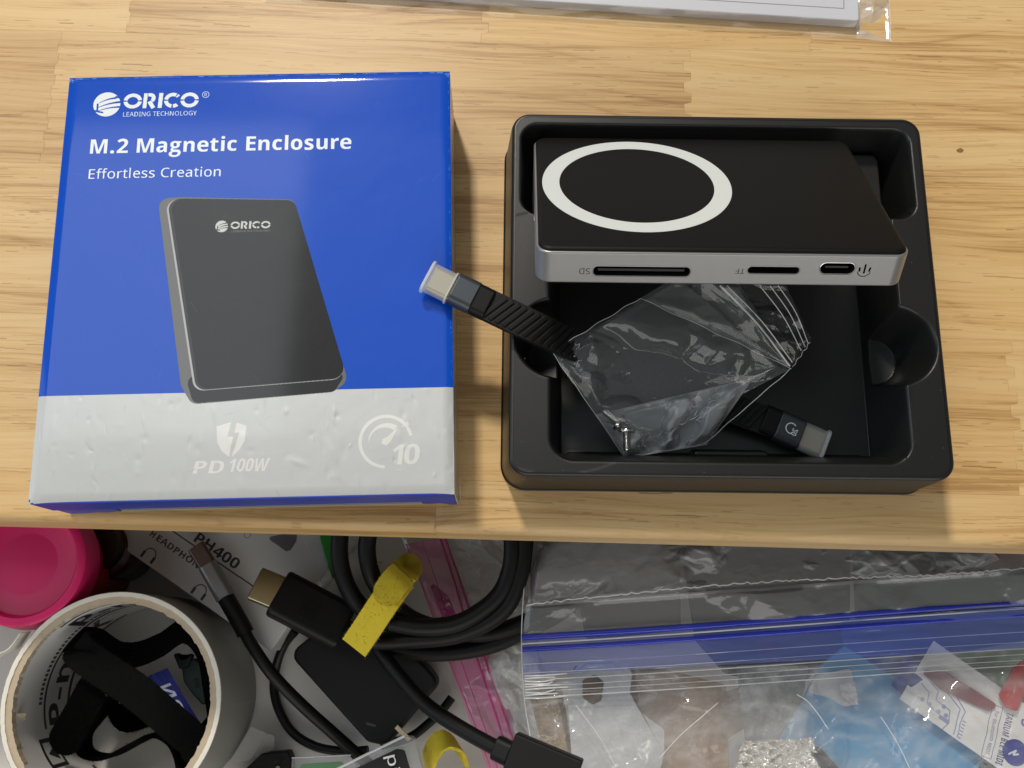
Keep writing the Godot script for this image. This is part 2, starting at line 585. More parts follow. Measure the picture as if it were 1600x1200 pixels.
func build_desk() -> void:
	var wood := wood_texture()
	var tones := []
	var tints := [Color(1, 1, 1), Color(0.975, 0.965, 0.955), Color(1.0, 0.99, 0.965), Color(0.95, 0.935, 0.93), Color(0.985, 0.97, 0.94)]
	for k in tints.size():
		var m := mat("rubberwood_%d" % k, tints[k], 0.44)
		m.albedo_texture = wood
		m.metallic_specular = 0.45
		tones.append(m)
	desk = thing("wooden_desk", "pale butcher-block desk top of finger-jointed staves with a rounded edge", "desk", Vector3(0, 0, -0.031))
	var t := desk
	t.rotation.y = 0.0078          # the edge runs a touch askew to the camera's own axes
	var zs := [-0.0300, -0.0467, -0.0987, -0.1534, -0.2054, -0.2585, -0.3120, -0.3650]
	var cuts := [
		[-0.42, -0.215, P(680, 815, 0).x, 0.215, 0.42],
		[-0.42, -0.10, 0.135 + 0.03, 0.42],
		[-0.42, -0.23, -0.075, 0.20, 0.42],
		[-0.42, -0.165, 0.06, 0.31, 0.42],
		[-0.42, P(200, 80, 0).x, P(760, 130, 0).x, P(1275, 120, 0).x, 0.30, 0.42],
		[-0.42, P(270, 20, 0).x, 0.05, 0.25, 0.42],
		[-0.42, -0.20, 0.0, 0.20, 0.42],
	]
	var tone_of := [[0, 4, 0, 2], [0, 4, 0], [1, 0, 2, 0], [3, 1, 0, 2], [0, 1, 4, 0, 2], [3, 0, 1, 4], [0, 1, 2, 3]]
	var g := RandomNumberGenerator.new()
	g.seed = 5
	var thick := 0.022
	for r in zs.size() - 1:
		var z0: float = zs[r]          # nearer the viewer
		var z1: float = zs[r + 1]
		var gap := 0.00003
		for c in cuts[r].size() - 1:
			var x0: float = cuts[r][c]
			var x1: float = cuts[r][c + 1]
			var uo := g.randf_range(0.0, 2048.0 - minf(2000.0, (x1 - x0) * 5000.0))
			var vo := float(g.randi_range(0, 3)) * 272.0 + 2.0
			var flip_u := g.randf() < 0.5
			var flip_v := g.randf() < 0.5
			var outline := PackedVector2Array()
			var edge_hi := finger(z0 - gap, z1 + gap, x1 - gap, r * 10 + c + 1, c + 1 < cuts[r].size() - 1 and r > 0)
			var edge_lo := finger(z0 - gap, z1 + gap, x0 + gap, r * 10 + c, c > 0 and r > 0)
			for q in edge_lo:
				outline.append(q)
			edge_hi.reverse()
			for q in edge_hi:
				outline.append(q)
			var v := PackedVector3Array()
			var n := PackedVector3Array()
			var uv := PackedVector2Array()
			var idx := PackedInt32Array()
			var put_uv := func(x: float, across: float) -> Vector2:
				var u := (uo + (x1 - x if flip_u else x - x0) * 5000.0) / 2048.0
				var s := (vo + (0.0535 - across if flip_v else across) * 5000.0) / 1088.0
				return Vector2(u, s)
			var round_ := 0.0032 if r == 0 else 0.0
			var c_low := 0.0
			# top
			var tri := Geometry2D.triangulate_polygon(outline)
			for q in outline:
				var zz := q.y - (round_ if r == 0 and absf(q.y - (z0 - gap)) < 1e-6 else 0.0)
				v.append(Vector3(q.x, c_low, zz - t.position.z))
				n.append(Vector3.UP)
				uv.append(put_uv.call(q.x, z0 - zz))
			for k in range(0, tri.size(), 3):
				var a := v[tri[k]]
				var up := (v[tri[k + 1]] - a).cross(v[tri[k + 2]] - a).y < 0.0
				idx.append_array([tri[k], tri[k + 1], tri[k + 2]] if up else [tri[k], tri[k + 2], tri[k + 1]])
			# sides down to the underside (the front stave is rounded over)
			var m := outline.size()
			for k in m:
				var a := outline[k]
				var b := outline[(k + 1) % m]
				var front := r == 0 and absf(a.y - (z0 - gap)) < 1e-6 and absf(b.y - (z0 - gap)) < 1e-6
				var rows := [[0.0, 0.0, 0.0], [0.0, -thick, 0.0]]
				if front:
					rows = []
					for s in 7:
						var ang := PI / 2 * s / 6.0
						rows.append([-round_ * (1 - sin(ang)), -round_ * (1 - cos(ang)), ang])
					for s in 4:
						var ang := PI / 2 * s / 3.0
						rows.append([-0.0012 * (1 - cos(ang)), -thick + 0.0012 * (1 - sin(ang)), PI / 2 + ang])
				var nrm := Vector2(b.y - a.y, a.x - b.x).normalized()
				var first := v.size()
				for row in rows:
					for e in [a, b]:
						var inset := 0.0
						if not front and r == 0 and absf(e.y - (z0 - gap)) < 1e-6:
							inset = -round_ * 0.3
						v.append(Vector3(e.x, c_low + row[1], e.y + row[0] + inset - t.position.z))
						n.append(Vector3(0, cos(row[2]), sin(row[2])) if front else Vector3(nrm.x, 0, nrm.y))
						uv.append(put_uv.call(e.x, z0 - e.y - row[1] * 1.0 - row[0]))
				for s in rows.size() - 1:
					var o := first + s * 2
					idx.append_array([o, o + 3, o + 1, o, o + 2, o + 3])
			obj("stave", arrays(v, n, uv, idx), tones[tone_of[r][c]], t)

func finger(z0: float, z1: float, x: float, key: int, jointed: bool) -> Array:      # the end of a stave from its near to its far edge
	if not jointed:
		return [Vector2(x, z0), Vector2(x, z1)]
	var out := []
	var n := 6
	for i in n:
		var a := lerpf(z0, z1, float(i) / n)
		var b := lerpf(z0, z1, (i + 0.42) / n)
		var c := lerpf(z0, z1, (i + 0.5) / n)
		var d := lerpf(z0, z1, (i + 0.92) / n)
		var s := 0.0013 if key % 2 == 0 else 0.0004
		out.append_array([Vector2(x - s, a), Vector2(x - s, b), Vector2(x + s, c), Vector2(x + s, d)])
	out.append(Vector2(x - (0.0013 if key % 2 == 0 else 0.0004), z1))
	return out

func build_drawer() -> void:
	var t := thing("drawer", "open drawer lined in plain white below the desk edge", "drawer", Vector3(0, -0.100, 0.0))
	var m := mat("white_drawer_lining", Color(0.80, 0.79, 0.77), 0.45)
	obj("bottom_panel", rbox(640, 4, 330, 1, 0.5), m, t, Transform3D(Basis(), Vector3(0, -0.004, 0.015)))
	obj("back_panel", rbox(640, 62, 6, 1, 0.8), m, t, Transform3D(Basis(), Vector3(0, 0.0002, -0.145)))
	for s in [-1, 1]:
		obj("side_panel", rbox(6, 62, 318, 1, 0.8), m, t, Transform3D(Basis(), Vector3(s * 0.316, 0.0002, 0.018)))

# ---------------------------------------------------------------- the printed carton
func build_carton() -> void:
	var w := 122.66
	var d := 137.77
	var h := 28.5
	var t := thing("retail_box", "scuffed blue and silver carton printed with a picture of a black drive case", "carton")
	t.transform = Transform3D(Basis(Vector3.UP, 0.0591465), Vector3(-146.134, 0, -168.495) * MM)
	var k := 12.0
	var img := Image.create(int(w * k), int(d * k), false, Image.FORMAT_RGB8)
	var blue := Color(0.0, 0.295, 0.755)
	var silver := Color(0.765, 0.78, 0.78)
	var white := Color(0.93, 0.95, 0.96)
	img.fill(blue)
	img.fill_rect(Rect2i(0, int(105.9 * k), img.get_width(), img.get_height()), silver)
	# faint print mottling
	var g := RandomNumberGenerator.new()
	g.seed = 9
	carton_logo(img, Vector2(12.95, 10.1), 4.3, white, blue, k)
	carton_word(img, Vector2(18.3, 11.75), 23.9, 5.35, white, k)
	ink_text(img, "LEADING TECHNOLOGY", Vector2(18.4, 14.55), 23.4, 1.55, white, k, 400)
	ink_arc(img, Vector2(44.3, 7.3), 1.05, 1.05, 0.18, 0.18, 0, 360, white, k)
	ink_text(img, "R", Vector2(43.9, 7.9), 0.85, 1.15, white, k, 400)
	ink_text(img, "M.2 Magnetic Enclosure", Vector2(8.9, 27.35), 82.3, 4.9, white, k, 700)
	ink_text(img, "Effortless Creation", Vector2(9.2, 36.0), 41.2, 3.25, white, k, 400)
	# the pictured drive
	var face := Color(0.105, 0.105, 0.104)
	var side := Color(0.42, 0.425, 0.43)
	var low := Color(0.16, 0.16, 0.165)
	var body := rounded_poly(PackedVector2Array([Vector2(31.3, 43.2), Vector2(39, 42.9), Vector2(73.6, 44.4), Vector2(77.6, 58), Vector2(91.4, 103.3), Vector2(87, 106.6), Vector2(45.5, 109.4), Vector2(42.0, 103.6)]), 3.2, 6)
	ink_poly(img, body.p, side, k)
	ink_poly(img, rounded_poly(PackedVector2Array([Vector2(43.1, 100.5), Vector2(91.2, 100.2), Vector2(87.4, 106.5), Vector2(45.9, 109.1)]), 2.4, 6).p, low, k)
	ink_poly(img, rounded_poly(PackedVector2Array([Vector2(33.6, 43.4), Vector2(73.7, 44.7), Vector2(91.0, 102.6), Vector2(46.0, 105.4)]), 3.4, 8).p, Color(0.70, 0.705, 0.71), k)
	ink_poly(img, rounded_poly(PackedVector2Array([Vector2(34.15, 43.25), Vector2(73.75, 44.65), Vector2(91.05, 102.4), Vector2(46.6, 105.2)]), 3.4, 8).p, Color(0.20, 0.205, 0.21), k)
	ink_poly(img, rounded_poly(PackedVector2Array([Vector2(35.2, 43.25), Vector2(73.75, 44.65), Vector2(91.05, 102.2), Vector2(47.4, 104.9)]), 3.4, 8).p, face, k)
	for i in 1500:
		var p := Vector2(g.randf_range(47, 88), g.randf_range(46, 103))
		ink_line(img, [p, p + Vector2.from_angle(g.randf() * TAU) * g.randf_range(0.2, 0.9)], 0.09, face.lerp(Color(0.5, 0.5, 0.5), g.randf_range(0.03, 0.14)), k) if Geometry2D.is_point_in_polygon(p, PackedVector2Array([Vector2(37, 45), Vector2(73, 46), Vector2(89.5, 101), Vector2(48.5, 103)])) else null
	var pale := Color(0.80, 0.81, 0.80)
	carton_logo(img, Vector2(51.6, 53.0), 1.95, pale, face, k)
	carton_word(img, Vector2(54.3, 53.9), 12.4, 2.45, pale, k)
	ink_text(img, "LEADING TECHNOLOGY", Vector2(54.6, 55.0), 12.0, 0.6, Color(0.5, 0.5, 0.5), k, 400)
	# shield, power and speed marks in the silver band
	var ink := Color(0.865, 0.87, 0.855)
	ink_poly(img, PackedVector2Array([Vector2(53.1, 116.2), Vector2(55.4, 115.5), Vector2(57.4, 114.9), Vector2(56.4, 119.3), Vector2(58.1, 119.3), Vector2(57.1, 125.3), Vector2(55.0, 123.6), Vector2(53.6, 121.0)]), ink, k)
	ink_poly(img, PackedVector2Array([Vector2(59.0, 115.2), Vector2(61.9, 116.2), Vector2(61.5, 120.6), Vector2(60.0, 123.3), Vector2(57.9, 125.4), Vector2(59.9, 118.2), Vector2(58.4, 118.2)]), ink, k)
	ink_text(img, "PD", Vector2(46.8, 130.0), 8.6, 3.7, ink, k, 700, 0.0, 0.22)
	ink_text(img, "100W", Vector2(56.9, 129.7), 11.4, 3.75, ink, k, 700, 0.0, 0.22)
	ink_arc(img, Vector2(102.7, 121.8), 7.5, 7.5, 0.95, 0.95, 12, 268, ink, k)
	ink_arc(img, Vector2(102.7, 122.0), 5.0, 5.0, 1.7, 0.2, 55, 175, ink, k)
	ink_poly(img, PackedVector2Array([Vector2(106.3, 117.6), Vector2(103.9, 122.3), Vector2(102.7, 123.0), Vector2(101.5, 122.4), Vector2(101.7, 121.2), Vector2(102.9, 120.6)]), ink, k)
	ink_poly(img, PackedVector2Array([Vector2(107.1, 117.6), Vector2(109.0, 116.0), Vector2(109.6, 117.0)]), ink, k)
	ink_poly(img, PackedVector2Array([Vector2(103.6, 122.2), Vector2(113.6, 122.2), Vector2(112.8, 129.6), Vector2(103.0, 129.6)]), silver, k)
	ink_text(img, "1", Vector2(104.3, 128.7), 3.0, 5.9, ink, k, 700, 0.0, 0.12)
	ink_text(img, "0", Vector2(107.8, 128.7), 4.4, 5.9, ink, k, 700, 0.0, 0.12)
	# worn folds and corners
	var worn := Color(0.62, 0.70, 0.86)
	for i in 70:
		var x := g.randf_range(0.4, w - 3.0)
		ink_line(img, [Vector2(x, 0.55), Vector2(x + g.randf_range(0.5, 2.8), 0.55)], g.randf_range(0.12, 0.4), blue.lerp(worn, g.randf_range(0.2, 0.9)), k)
	for i in 40:
		var y := g.randf_range(0.6, 104.0)
		ink_line(img, [Vector2(w - 0.6, y), Vector2(w - 0.6, y + g.randf_range(0.3, 1.6))], g.randf_range(0.1, 0.3), blue.lerp(worn, g.randf_range(0.1, 0.5)), k)
	for c in [Vector2(0.8, 0.8), Vector2(w - 0.9, 0.8)]:
		for i in 14:
			var a: Vector2 = c + Vector2(g.randfn() * 0.5, absf(g.randfn()) * 0.7)
			ink_line(img, [a, a + Vector2.from_angle(g.randf() * TAU) * 0.5], 0.25, blue.lerp(worn, g.randf_range(0.4, 1.0)), k)
	# scuffs and hairline scratches
	for i in 46:
		var a := Vector2(g.randf_range(2, w - 2), g.randf_range(2, 104))
		var dir := Vector2.from_angle(g.randf_range(0.2, 2.6)) * g.randf_range(0.6, 5.0)
		var c := img.get_pixelv(Vector2i((a * k).floor()))
		ink_line(img, [a, a + dir * 0.5, a + dir + Vector2(0.15, 0.1)], g.randf_range(0.05, 0.11), c.lerp(Color(0.75, 0.8, 0.88), g.randf_range(0.10, 0.3)), k)
	for i in 60:
		var a := Vector2(g.randf_range(0.5, w - 0.5), g.randf_range(106.5, d - 1))
		var dir := Vector2.from_angle(g.randf_range(-0.6, 2.2)) * g.randf_range(0.4, 3.0)
		ink_line(img, [a, a + dir], g.randf_range(0.05, 0.12), silver.lerp(Color(0.5, 0.5, 0.5) if g.randf() < 0.4 else Color(0.9, 0.9, 0.9), 0.35), k)
	var m := mat("gloss_laminated_card", Color.WHITE, 0.45)
	m.albedo_texture = tex(img)
	var shiny := Image.create(8, 1024, false, Image.FORMAT_RGB8)
	shiny.fill_rect(Rect2i(0, int(1024 * 105.9 / d), 8, 1024), Color.WHITE)
	m.metallic = 0.24
	m.metallic_texture = tex(shiny)
	m.clearcoat_enabled = true
	m.clearcoat = 0.65
	m.clearcoat_roughness = 0.085
	m.metallic_specular = 0.2
	# dents and creases of the thin card as relief
	var lo := noise(31, 1.0, 3)
	var cr := noise(32, 1.0, 2, FastNoiseLite.TYPE_SIMPLEX_SMOOTH, true)
	var hw := 614
	var hh := 689
	var dents := []
	for i in 170:
		var fy := g.randf()
		var y := 0.77 + 0.23 * g.randf() if fy < 0.62 else g.randf()
		dents.append([Vector2(g.randf(), y), g.randf_range(-1.4, 0.5) * g.randf(), g.randf_range(0.004, 0.022), g.randf_range(0.0018, 0.008), g.randf_range(-1.0, 1.0) * (1.0 if y > 0.77 else 0.35)])
	var relief := PackedFloat32Array()
	relief.resize(hw * hh)
	for y in hh:
		for x in hw:
			var fx := float(x) / hw
			var fy := float(y) / hh
			var more := smoothstep(0.70, 0.80, fy)
			relief[y * hw + x] = 0.5 + (0.11 - 0.05 * more) * lo.get_noise_2d(fx * 5.5, fy * 6.5) + (0.004 + 0.016 * more) * cr.get_noise_2d(fx * 9.0, fy * 7.0) + (0.003 + 0.006 * more) * lo.get_noise_2d(fx * 60.0, fy * 60.0)
	for q in dents:
		var c: Vector2 = q[0]
		var dir := Vector2.from_angle(PI / 2 + q[1])
		var reach := int((q[2] + q[3]) * hh * 1.3) + 2
		var px := int(c.x * hw)
		var py := int(c.y * hh)
		for y in range(maxi(0, py - reach), mini(hh, py + reach)):
			for x in range(maxi(0, px - reach), mini(hw, px + reach)):
				var o := Vector2((x - px) / float(hh), (y - py) / float(hh))
				var l: float = o.dot(dir) / q[2]
				var s: float = o.cross(dir) / q[3]
				relief[y * hw + x] += 0.13 * q[4] * exp(-l * l - s * s)
	m.heightmap_enabled = true
	m.heightmap_texture = tex(Image.create_from_data(hw, hh, false, Image.FORMAT_RF, relief.to_byte_array()))
	m.heightmap_scale = 0.085
	# the panel: a little pillowed, its rim turned down over the edges
	var ww := w * MM
	var dd := d * MM
	var top := sheet(72, 80, func(u: float, v: float) -> Vector3:
		var e := minf(minf(u, 1 - u) * w, minf(v, 1 - v) * d)
		var rim := 0.55 - 0.55 * sqrt(maxf(0.0, 1.0 - pow(maxf(0.0, 1.0 - e / 1.4), 2.0)))
		var sag := 0.22 * (1.0 - pow(2 * u - 1, 4)) * (1.0 if v < 0.5 else 1.0 - pow(2 * v - 1, 4))
		sag += -0.30 * exp(-pow((1 - v) * d / 11.0, 2)) * (1.0 - pow(2 * u - 1, 6))
		return Vector3(u * ww, (h - rim + sag) * MM, v * dd))
	obj("printed_top_panel", top, m, t)
	var pale_card := mat("silver_card", Color(0.70, 0.71, 0.70), 0.35)
	pale_card.clearcoat_enabled = true
	pale_card.clearcoat = 0.5
	pale_card.clearcoat_roughness = 0.15
	var blue_card := mat("blue_card", Color(0.05, 0.22, 0.66), 0.38)
	var th := 0.5
	var low_h := h - 0.55
	obj("side_panel", rbox(th, low_h, d - 1.2, 0.2, 0.1), blue_card, t, Transform3D(Basis(), Vector3(th / 2, 0, d / 2) * MM))
	obj("side_panel", rbox(th, low_h, d - 1.2, 0.2, 0.1), pale_card, t, Transform3D(Basis(), Vector3(w - th / 2, 0, d / 2) * MM))
	obj("back_panel", rbox(w - 1.2, low_h, th, 0.2, 0.1), pale_card, t, Transform3D(Basis(), Vector3(w / 2, 0, th / 2) * MM))
	# the front: a tuck panel that ends short of the desk, with the torn ends of the flaps reaching lower
	obj("front_panel", rbox(w - 1.2, low_h * 0.52, th, 0.2, 0.1), blue_card, t, Transform3D(Basis(), Vector3(w / 2, low_h * 0.48, d - th / 2) * MM))
	var torn := mat("torn_card_edge", Color(0.80, 0.78, 0.74), 0.8)
	for e in [[PackedVector2Array([Vector2(0.6, 0.2), Vector2(0.6, 14), Vector2(17, 14), Vector2(17.4, 3.4), Vector2(12.5, 1.0), Vector2(9.0, 2.2), Vector2(6.5, 0.8)])], [PackedVector2Array([Vector2(w - 11, 14), Vector2(w - 0.6, 14), Vector2(w - 0.6, 0.2), Vector2(w - 3.0, 1.4), Vector2(w - 6.0, 3.8), Vector2(w - 9.5, 3.0), Vector2(w - 11.2, 4.2)])]]:
		# the flap's plan (x, z) becomes (x, y) of the standing panel
		obj("torn_flap", flap_mesh(e[0], 0.42), blue_card, t, Transform3D(Basis(), Vector3(0, 0, d - 1.05) * MM))
	obj("bottom_panel", rbox(w - 2.2, 0.5, d - 2.2, 0.2, 0.1), pale_card, t, Transform3D(Basis(), Vector3(w / 2, 0.02, d / 2) * MM))
	# round clear seal folded over the corner
	var seal := film("clear_seal", Color(0.85, 0.85, 0.82), 0.30, 0.2)
	obj("clear_seal", extrude(circle(3.6 * MM, 36), prof(0.08 * MM, 0, 0)), seal, t, Transform3D(Basis(Vector3(0, 1, 0), Vector3(-1, 0, 0), Vector3(0, 0, 1)), Vector3(w + 1.1, 11.5, d - 4.3) * MM))

func flap_mesh(pts: PackedVector2Array, th: float) -> ArrayMesh:       # a card shape standing in the x-y plane, th thick towards +z (mm)
	var flat := extrude(rounded_poly(pts, 0.1), [[0.0, 0.0, 1.0, 0.0], [0.0, th, 1.0, 0.0]])
	var a := flat.surface_get_arrays(0)
	var v: PackedVector3Array = a[Mesh.ARRAY_VERTEX]
	var n: PackedVector3Array = a[Mesh.ARRAY_NORMAL]
	for i in v.size():
		v[i] = Vector3(v[i].x * MM, v[i].z * MM, -v[i].y * MM + th * MM)
		n[i] = Vector3(n[i].x, n[i].z, -n[i].y)
	return arrays(v, n, a[Mesh.ARRAY_TEX_UV], a[Mesh.ARRAY_INDEX])

# round badge cut by slanting swooshes
func carton_logo(img: Image, c: Vector2, r: float, col: Color, ground: Color, k: float) -> void:
	ink_poly(img, PackedVector2Array(ring_pts(c, r, r, 0, 354, 60)), col, k)
	var s := r / 4.3
	for e in [[-2.55, -0.5, 2.9, -2.25, 0.55], [-2.6, 1.0, 4.4, -0.75, 0.62], [-2.5, 2.25, 4.4, 1.0, 0.5]]:
		var a: Vector2 = c + Vector2(e[0], e[1]) * s
		var b: Vector2 = c + Vector2(e[2], e[3]) * s
		var q := PackedVector2Array()
		for i in 9:
			var f := i / 8.0
			q.append(a.lerp(b, f) + Vector2(0, -0.35 * s * sin(PI * f)) + Vector2(0, -e[4] * s * 0.45 * (0.35 + f)))
		for i in 9:
			var f := 1.0 - i / 8.0
			q.append(a.lerp(b, f) + Vector2(0, -0.35 * s * sin(PI * f)) + Vector2(0, e[4] * s * 0.45 * (0.35 + f)))
		ink_poly(img, q, ground, k)
	ink_line(img, [c + Vector2(-4.4, 2.0) * s, c + Vector2(-2.4, 2.6) * s, c + Vector2(-1.0, 2.9) * s], 0.55 * s, ground, k)
	ink_line(img, [c + Vector2(-2.9, -0.3) * s, c + Vector2(-2.95, 2.6) * s], 0.6 * s, ground, k)
	ink_line(img, [c + Vector2(2.6, -2.6) * s, c + Vector2(4.4, -2.3) * s], 0.7 * s, ground, k)

# the five stencil-cut capitals beside the badge
func carton_word(img: Image, at: Vector2, width: float, h: float, col: Color, k: float) -> void:
	var u := width / 23.9
	var f := h / 5.35
	var o := func(x: float, y: float) -> Vector2: return at + Vector2(x * u, -y * f)
	var lw := 1.25 * minf(u, f)
	for x in [2.85, 20.95]:
		var c: Vector2 = o.call(x, 2.65)
		ink_arc(img, c, 2.3 * u, 2.05 * f, lw, lw, 6, 174, col, k)
		ink_arc(img, c, 2.3 * u, 2.05 * f, lw, lw, 186, 354, col, k)
	var cc: Vector2 = o.call(15.6, 2.65)
	ink_arc(img, cc, 2.15 * u, 2.05 * f, lw, lw, 62, 172, col, k)
	ink_arc(img, cc, 2.15 * u, 2.05 * f, lw, lw, 184, 262, col, k)
	ink_arc(img, cc, 2.15 * u, 2.05 * f, lw, lw, 274, 312, col, k)
	ink_arc(img, cc, 2.15 * u, 2.05 * f, lw, lw, 38, 54, col, k)
	ink_poly(img, PackedVector2Array([o.call(10.9, 0.0), o.call(12.2, 0.0), o.call(12.45, 5.35), o.call(11.15, 5.35)]), col, k)
	ink_poly(img, PackedVector2Array([o.call(6.1, 0.0), o.call(7.3, 0.0), o.call(7.5, 5.35), o.call(6.3, 5.35)]), col, k)
	ink_arc(img, o.call(8.3, 3.6), 1.15 * u, 1.15 * f, lw, lw, -60, 90, col, k)
	ink_line(img, [o.call(7.75, 4.75), o.call(8.4, 4.75)], lw, col, k)
	ink_line(img, [o.call(8.2, 2.3), o.call(9.5, 0.1)], lw * 1.05, col, k)

# ---------------------------------------------------------------- the moulded tray
const TW := 131.85
const TD := 118.19
const TH := 26.4

func sd_box(u: float, v: float, u0: float, v0: float, u1: float, v1: float, r: float) -> float:     # inside positive
	var q := Vector2(absf(u - (u0 + u1) / 2) - (u1 - u0) / 2 + r, absf(v - (v0 + v1) / 2) - (v1 - v0) / 2 + r)
	return -(Vector2(maxf(q.x, 0), maxf(q.y, 0)).length() + minf(maxf(q.x, q.y), 0.0) - r)

func smin(a: float, b: float, k: float) -> float:
	var h := clampf(0.5 + 0.5 * (b - a) / k, 0.0, 1.0)
	return lerpf(b, a, h) - k * h * (1.0 - h)

func wall(d: float, lip: float, slope: float) -> float:     # height of a wall that drops from the rim at inside distance d, with a rounded lip
	if d <= -lip:
		return TH
	if d < lip:
		var s := (d + lip) / (2.0 * lip)
		return TH - slope * lip * s * s
	return TH - slope * d

func tray_height(u: float, v: float) -> float:
	var a := sd_box(u, v, 3.5, 4.2, 127.5, 34.6, 5.0)
	var b := sd_box(u, v, 12.4, 8.0, 119.2, 113.2, 7.0)
	var c := 12.3 - Vector2(u - 14.2, v - 75.6).length()
	var d := 12.4 - Vector2(u - 117.4, v - 76.6).length()
	var floor_b := 1.6
	# the near and the left wall slope more gently than the others
	var near := (113.2 - v)
	var left := (u - 12.4)
	var sb := 9.0
	if b < 8.0:
		if near < 9.0 and near <= left and near <= 119.2 - u:
			sb = 3.7
		elif left < 6.0:
			sb = 6.0
	var ha := maxf(wall(a, 0.9, 7.0), 3.2)
	var hb := maxf(wall(b, 0.7, sb), floor_b)
	var hc := maxf(wall(c, 0.8, 4.4), 5.5 + 0.012 * Vector2(u - 14.2, v - 75.6).length_squared())
	var hd := maxf(wall(d, 0.8, 4.4), 5.5 + 0.012 * Vector2(u - 117.4, v - 76.6).length_squared())
	var y := smin(smin(ha, hb, 0.5), smin(hc, hd, 0.4), 0.5)
	# ledge that the enclosure stands on, and two snap tabs at the near wall
	var l := sd_box(u, v, 12.0, 7.4, 121.6, 27.5, 3.0)
	if l > -2.2:
		y = -smin(-y, -(15.6 + minf(0.0, l) * 6.0), 0.9)
	var tab := sd_box(u, v, 58.5, 106.2, 82.0, 113.0, 1.5)
	if tab > -1.0 and v < 113.0:
		y = maxf(y, minf(TH - 3.0, 7.0 + minf(0.0, tab) * 6.0))
	return y

func build_tray() -> void:
	var t := thing("moulded_tray", "black moulded plastic packing tray with finger notches, lying open on the desk", "tray")
	t.transform = Transform3D(Basis(Vector3.UP, 0.0236849), Vector3(-2.964, 0, -162.516) * MM)
	var nu := 300
	var nv := 268
	var lip := 1.3
	var r := 5.8 - lip
	var place := func(fu: float, fv: float) -> Vector3:
		var u := lerpf(lip, TW - lip, fu)
		var v := lerpf(lip, TD - lip, fv)
		var cu := clampf(u, lip + r, TW - lip - r)
		var cv := clampf(v, lip + r, TD - lip - r)
		var o := Vector2(u - cu, v - cv)
		if o.length() > r:
			o = o.normalized() * r
		u = cu + o.x
		v = cv + o.y
		return Vector3(u, tray_height(u, v), v) * MM
	obj("rim_and_pockets", sheet(nu, nv, place), M.tray, t)
	# outside: rounded over the rim, down with a draft to a small foot
	var o := rounded_rect(TW * MM, TD * MM, 5.8 * MM, 10)
	var p := []
	var flare := 2.3
	p.append([-flare * MM, 0.0, 0.2, -1.0])
	p.append([-(flare + 0.15) * MM, 0.0004, 1.0, 0.0])
	p.append([-(flare + 0.1) * MM, 0.0011, 0.6, 0.8])
	p.append([-(flare - 0.35) * MM, 0.0013, 1.0, 0.1])
	p.append([-(flare - 0.35) * MM, 0.0013, 1.0, 0.09])
	p.append([-0.25 * MM, 0.0236, 1.0, 0.09])
	p.append([-0.25 * MM, 0.0236, 1.0, 0.2])
	for i in 6:
		var a := PI / 2 * i / 5.0
		p.append([lip * (1 - cos(a)) * MM, (TH - lip * (1 - sin(a))) * MM, cos(a), sin(a)])
	var skirt := extrude(o, p, false, false)
	var sa := skirt.surface_get_arrays(0)
	var sv: PackedVector3Array = sa[Mesh.ARRAY_VERTEX]
	for i in sv.size():
		sv[i].z -= 0.0019 * (1.0 - sv[i].y / (TH * MM))
	skirt = arrays(sv, sa[Mesh.ARRAY_NORMAL], sa[Mesh.ARRAY_TEX_UV], sa[Mesh.ARRAY_INDEX])
	obj("outer_wall", skirt, M.tray, t, Transform3D(Basis(), Vector3(TW / 2, 0, TD / 2) * MM))
	var specks := []
	for q in [[1474, 700], [1482, 530], [1478, 480], [1430, 690], [1470, 610], [880, 735], [1060, 752], [1245, 722], [1001, 722], [1456, 715], [815, 690], [1424, 410], [1440, 640], [1100, 738], [820, 560], [1452, 430]]:
		specks.append(P(q[0], q[1], TH + 0.02))
	dust(t, specks, t.transform)
	# shallow stacking dimples in the near wall
	for x in [17.0, 52.0, 88.0, 113.0]:
		var m := extrude(circle(2.3 * MM, 20), prof(0.25 * MM, 0.0, 0.22 * MM))
		obj("wall_dimple", m, M.tray, t, Transform3D(Basis(Vector3.RIGHT, deg_to_rad(84.5)), Vector3(x, 12.0, TD - 0.05) * MM))

func dust(parent: Node, spots: Array, base: Transform3D) -> void:       # lint and dust specks: far too small to count
	var v := PackedVector3Array()
	var n := PackedVector3Array()
	var uv := PackedVector2Array()
	var idx := PackedInt32Array()
	var g := RandomNumberGenerator.new()
	g.seed = spots.size()
	for p in spots:
		var q: Vector3 = base.affine_inverse() * p
		var l := g.randf_range(0.06, 0.16) * MM
		var f := v.size()
		var a := g.randf() * TAU
		var d := Vector3(cos(a), 0, sin(a))
		var e := Vector3(-d.z, 0, d.x)
		for w in [d * l, -d * l * 0.6 + e * l * 0.5, -d * l * 0.6 - e * l * 0.5, Vector3.UP * l]:
			v.append(q + w)
			n.append(Vector3.UP)
			uv.append(Vector2.ZERO)
		idx.append_array([f, f + 1, f + 3, f + 1, f + 2, f + 3, f + 2, f, f + 3])
	var o := obj("dust", arrays(v, n, uv, idx), mat("pale_dust", Color(0.75, 0.75, 0.74), 0.9), parent)
	o.set_meta("kind", "stuff")

# ---------------------------------------------------------------- the drive enclosure leaning in the tray
const DW := 100.8
const DD := 68.88
const DT := 10.58

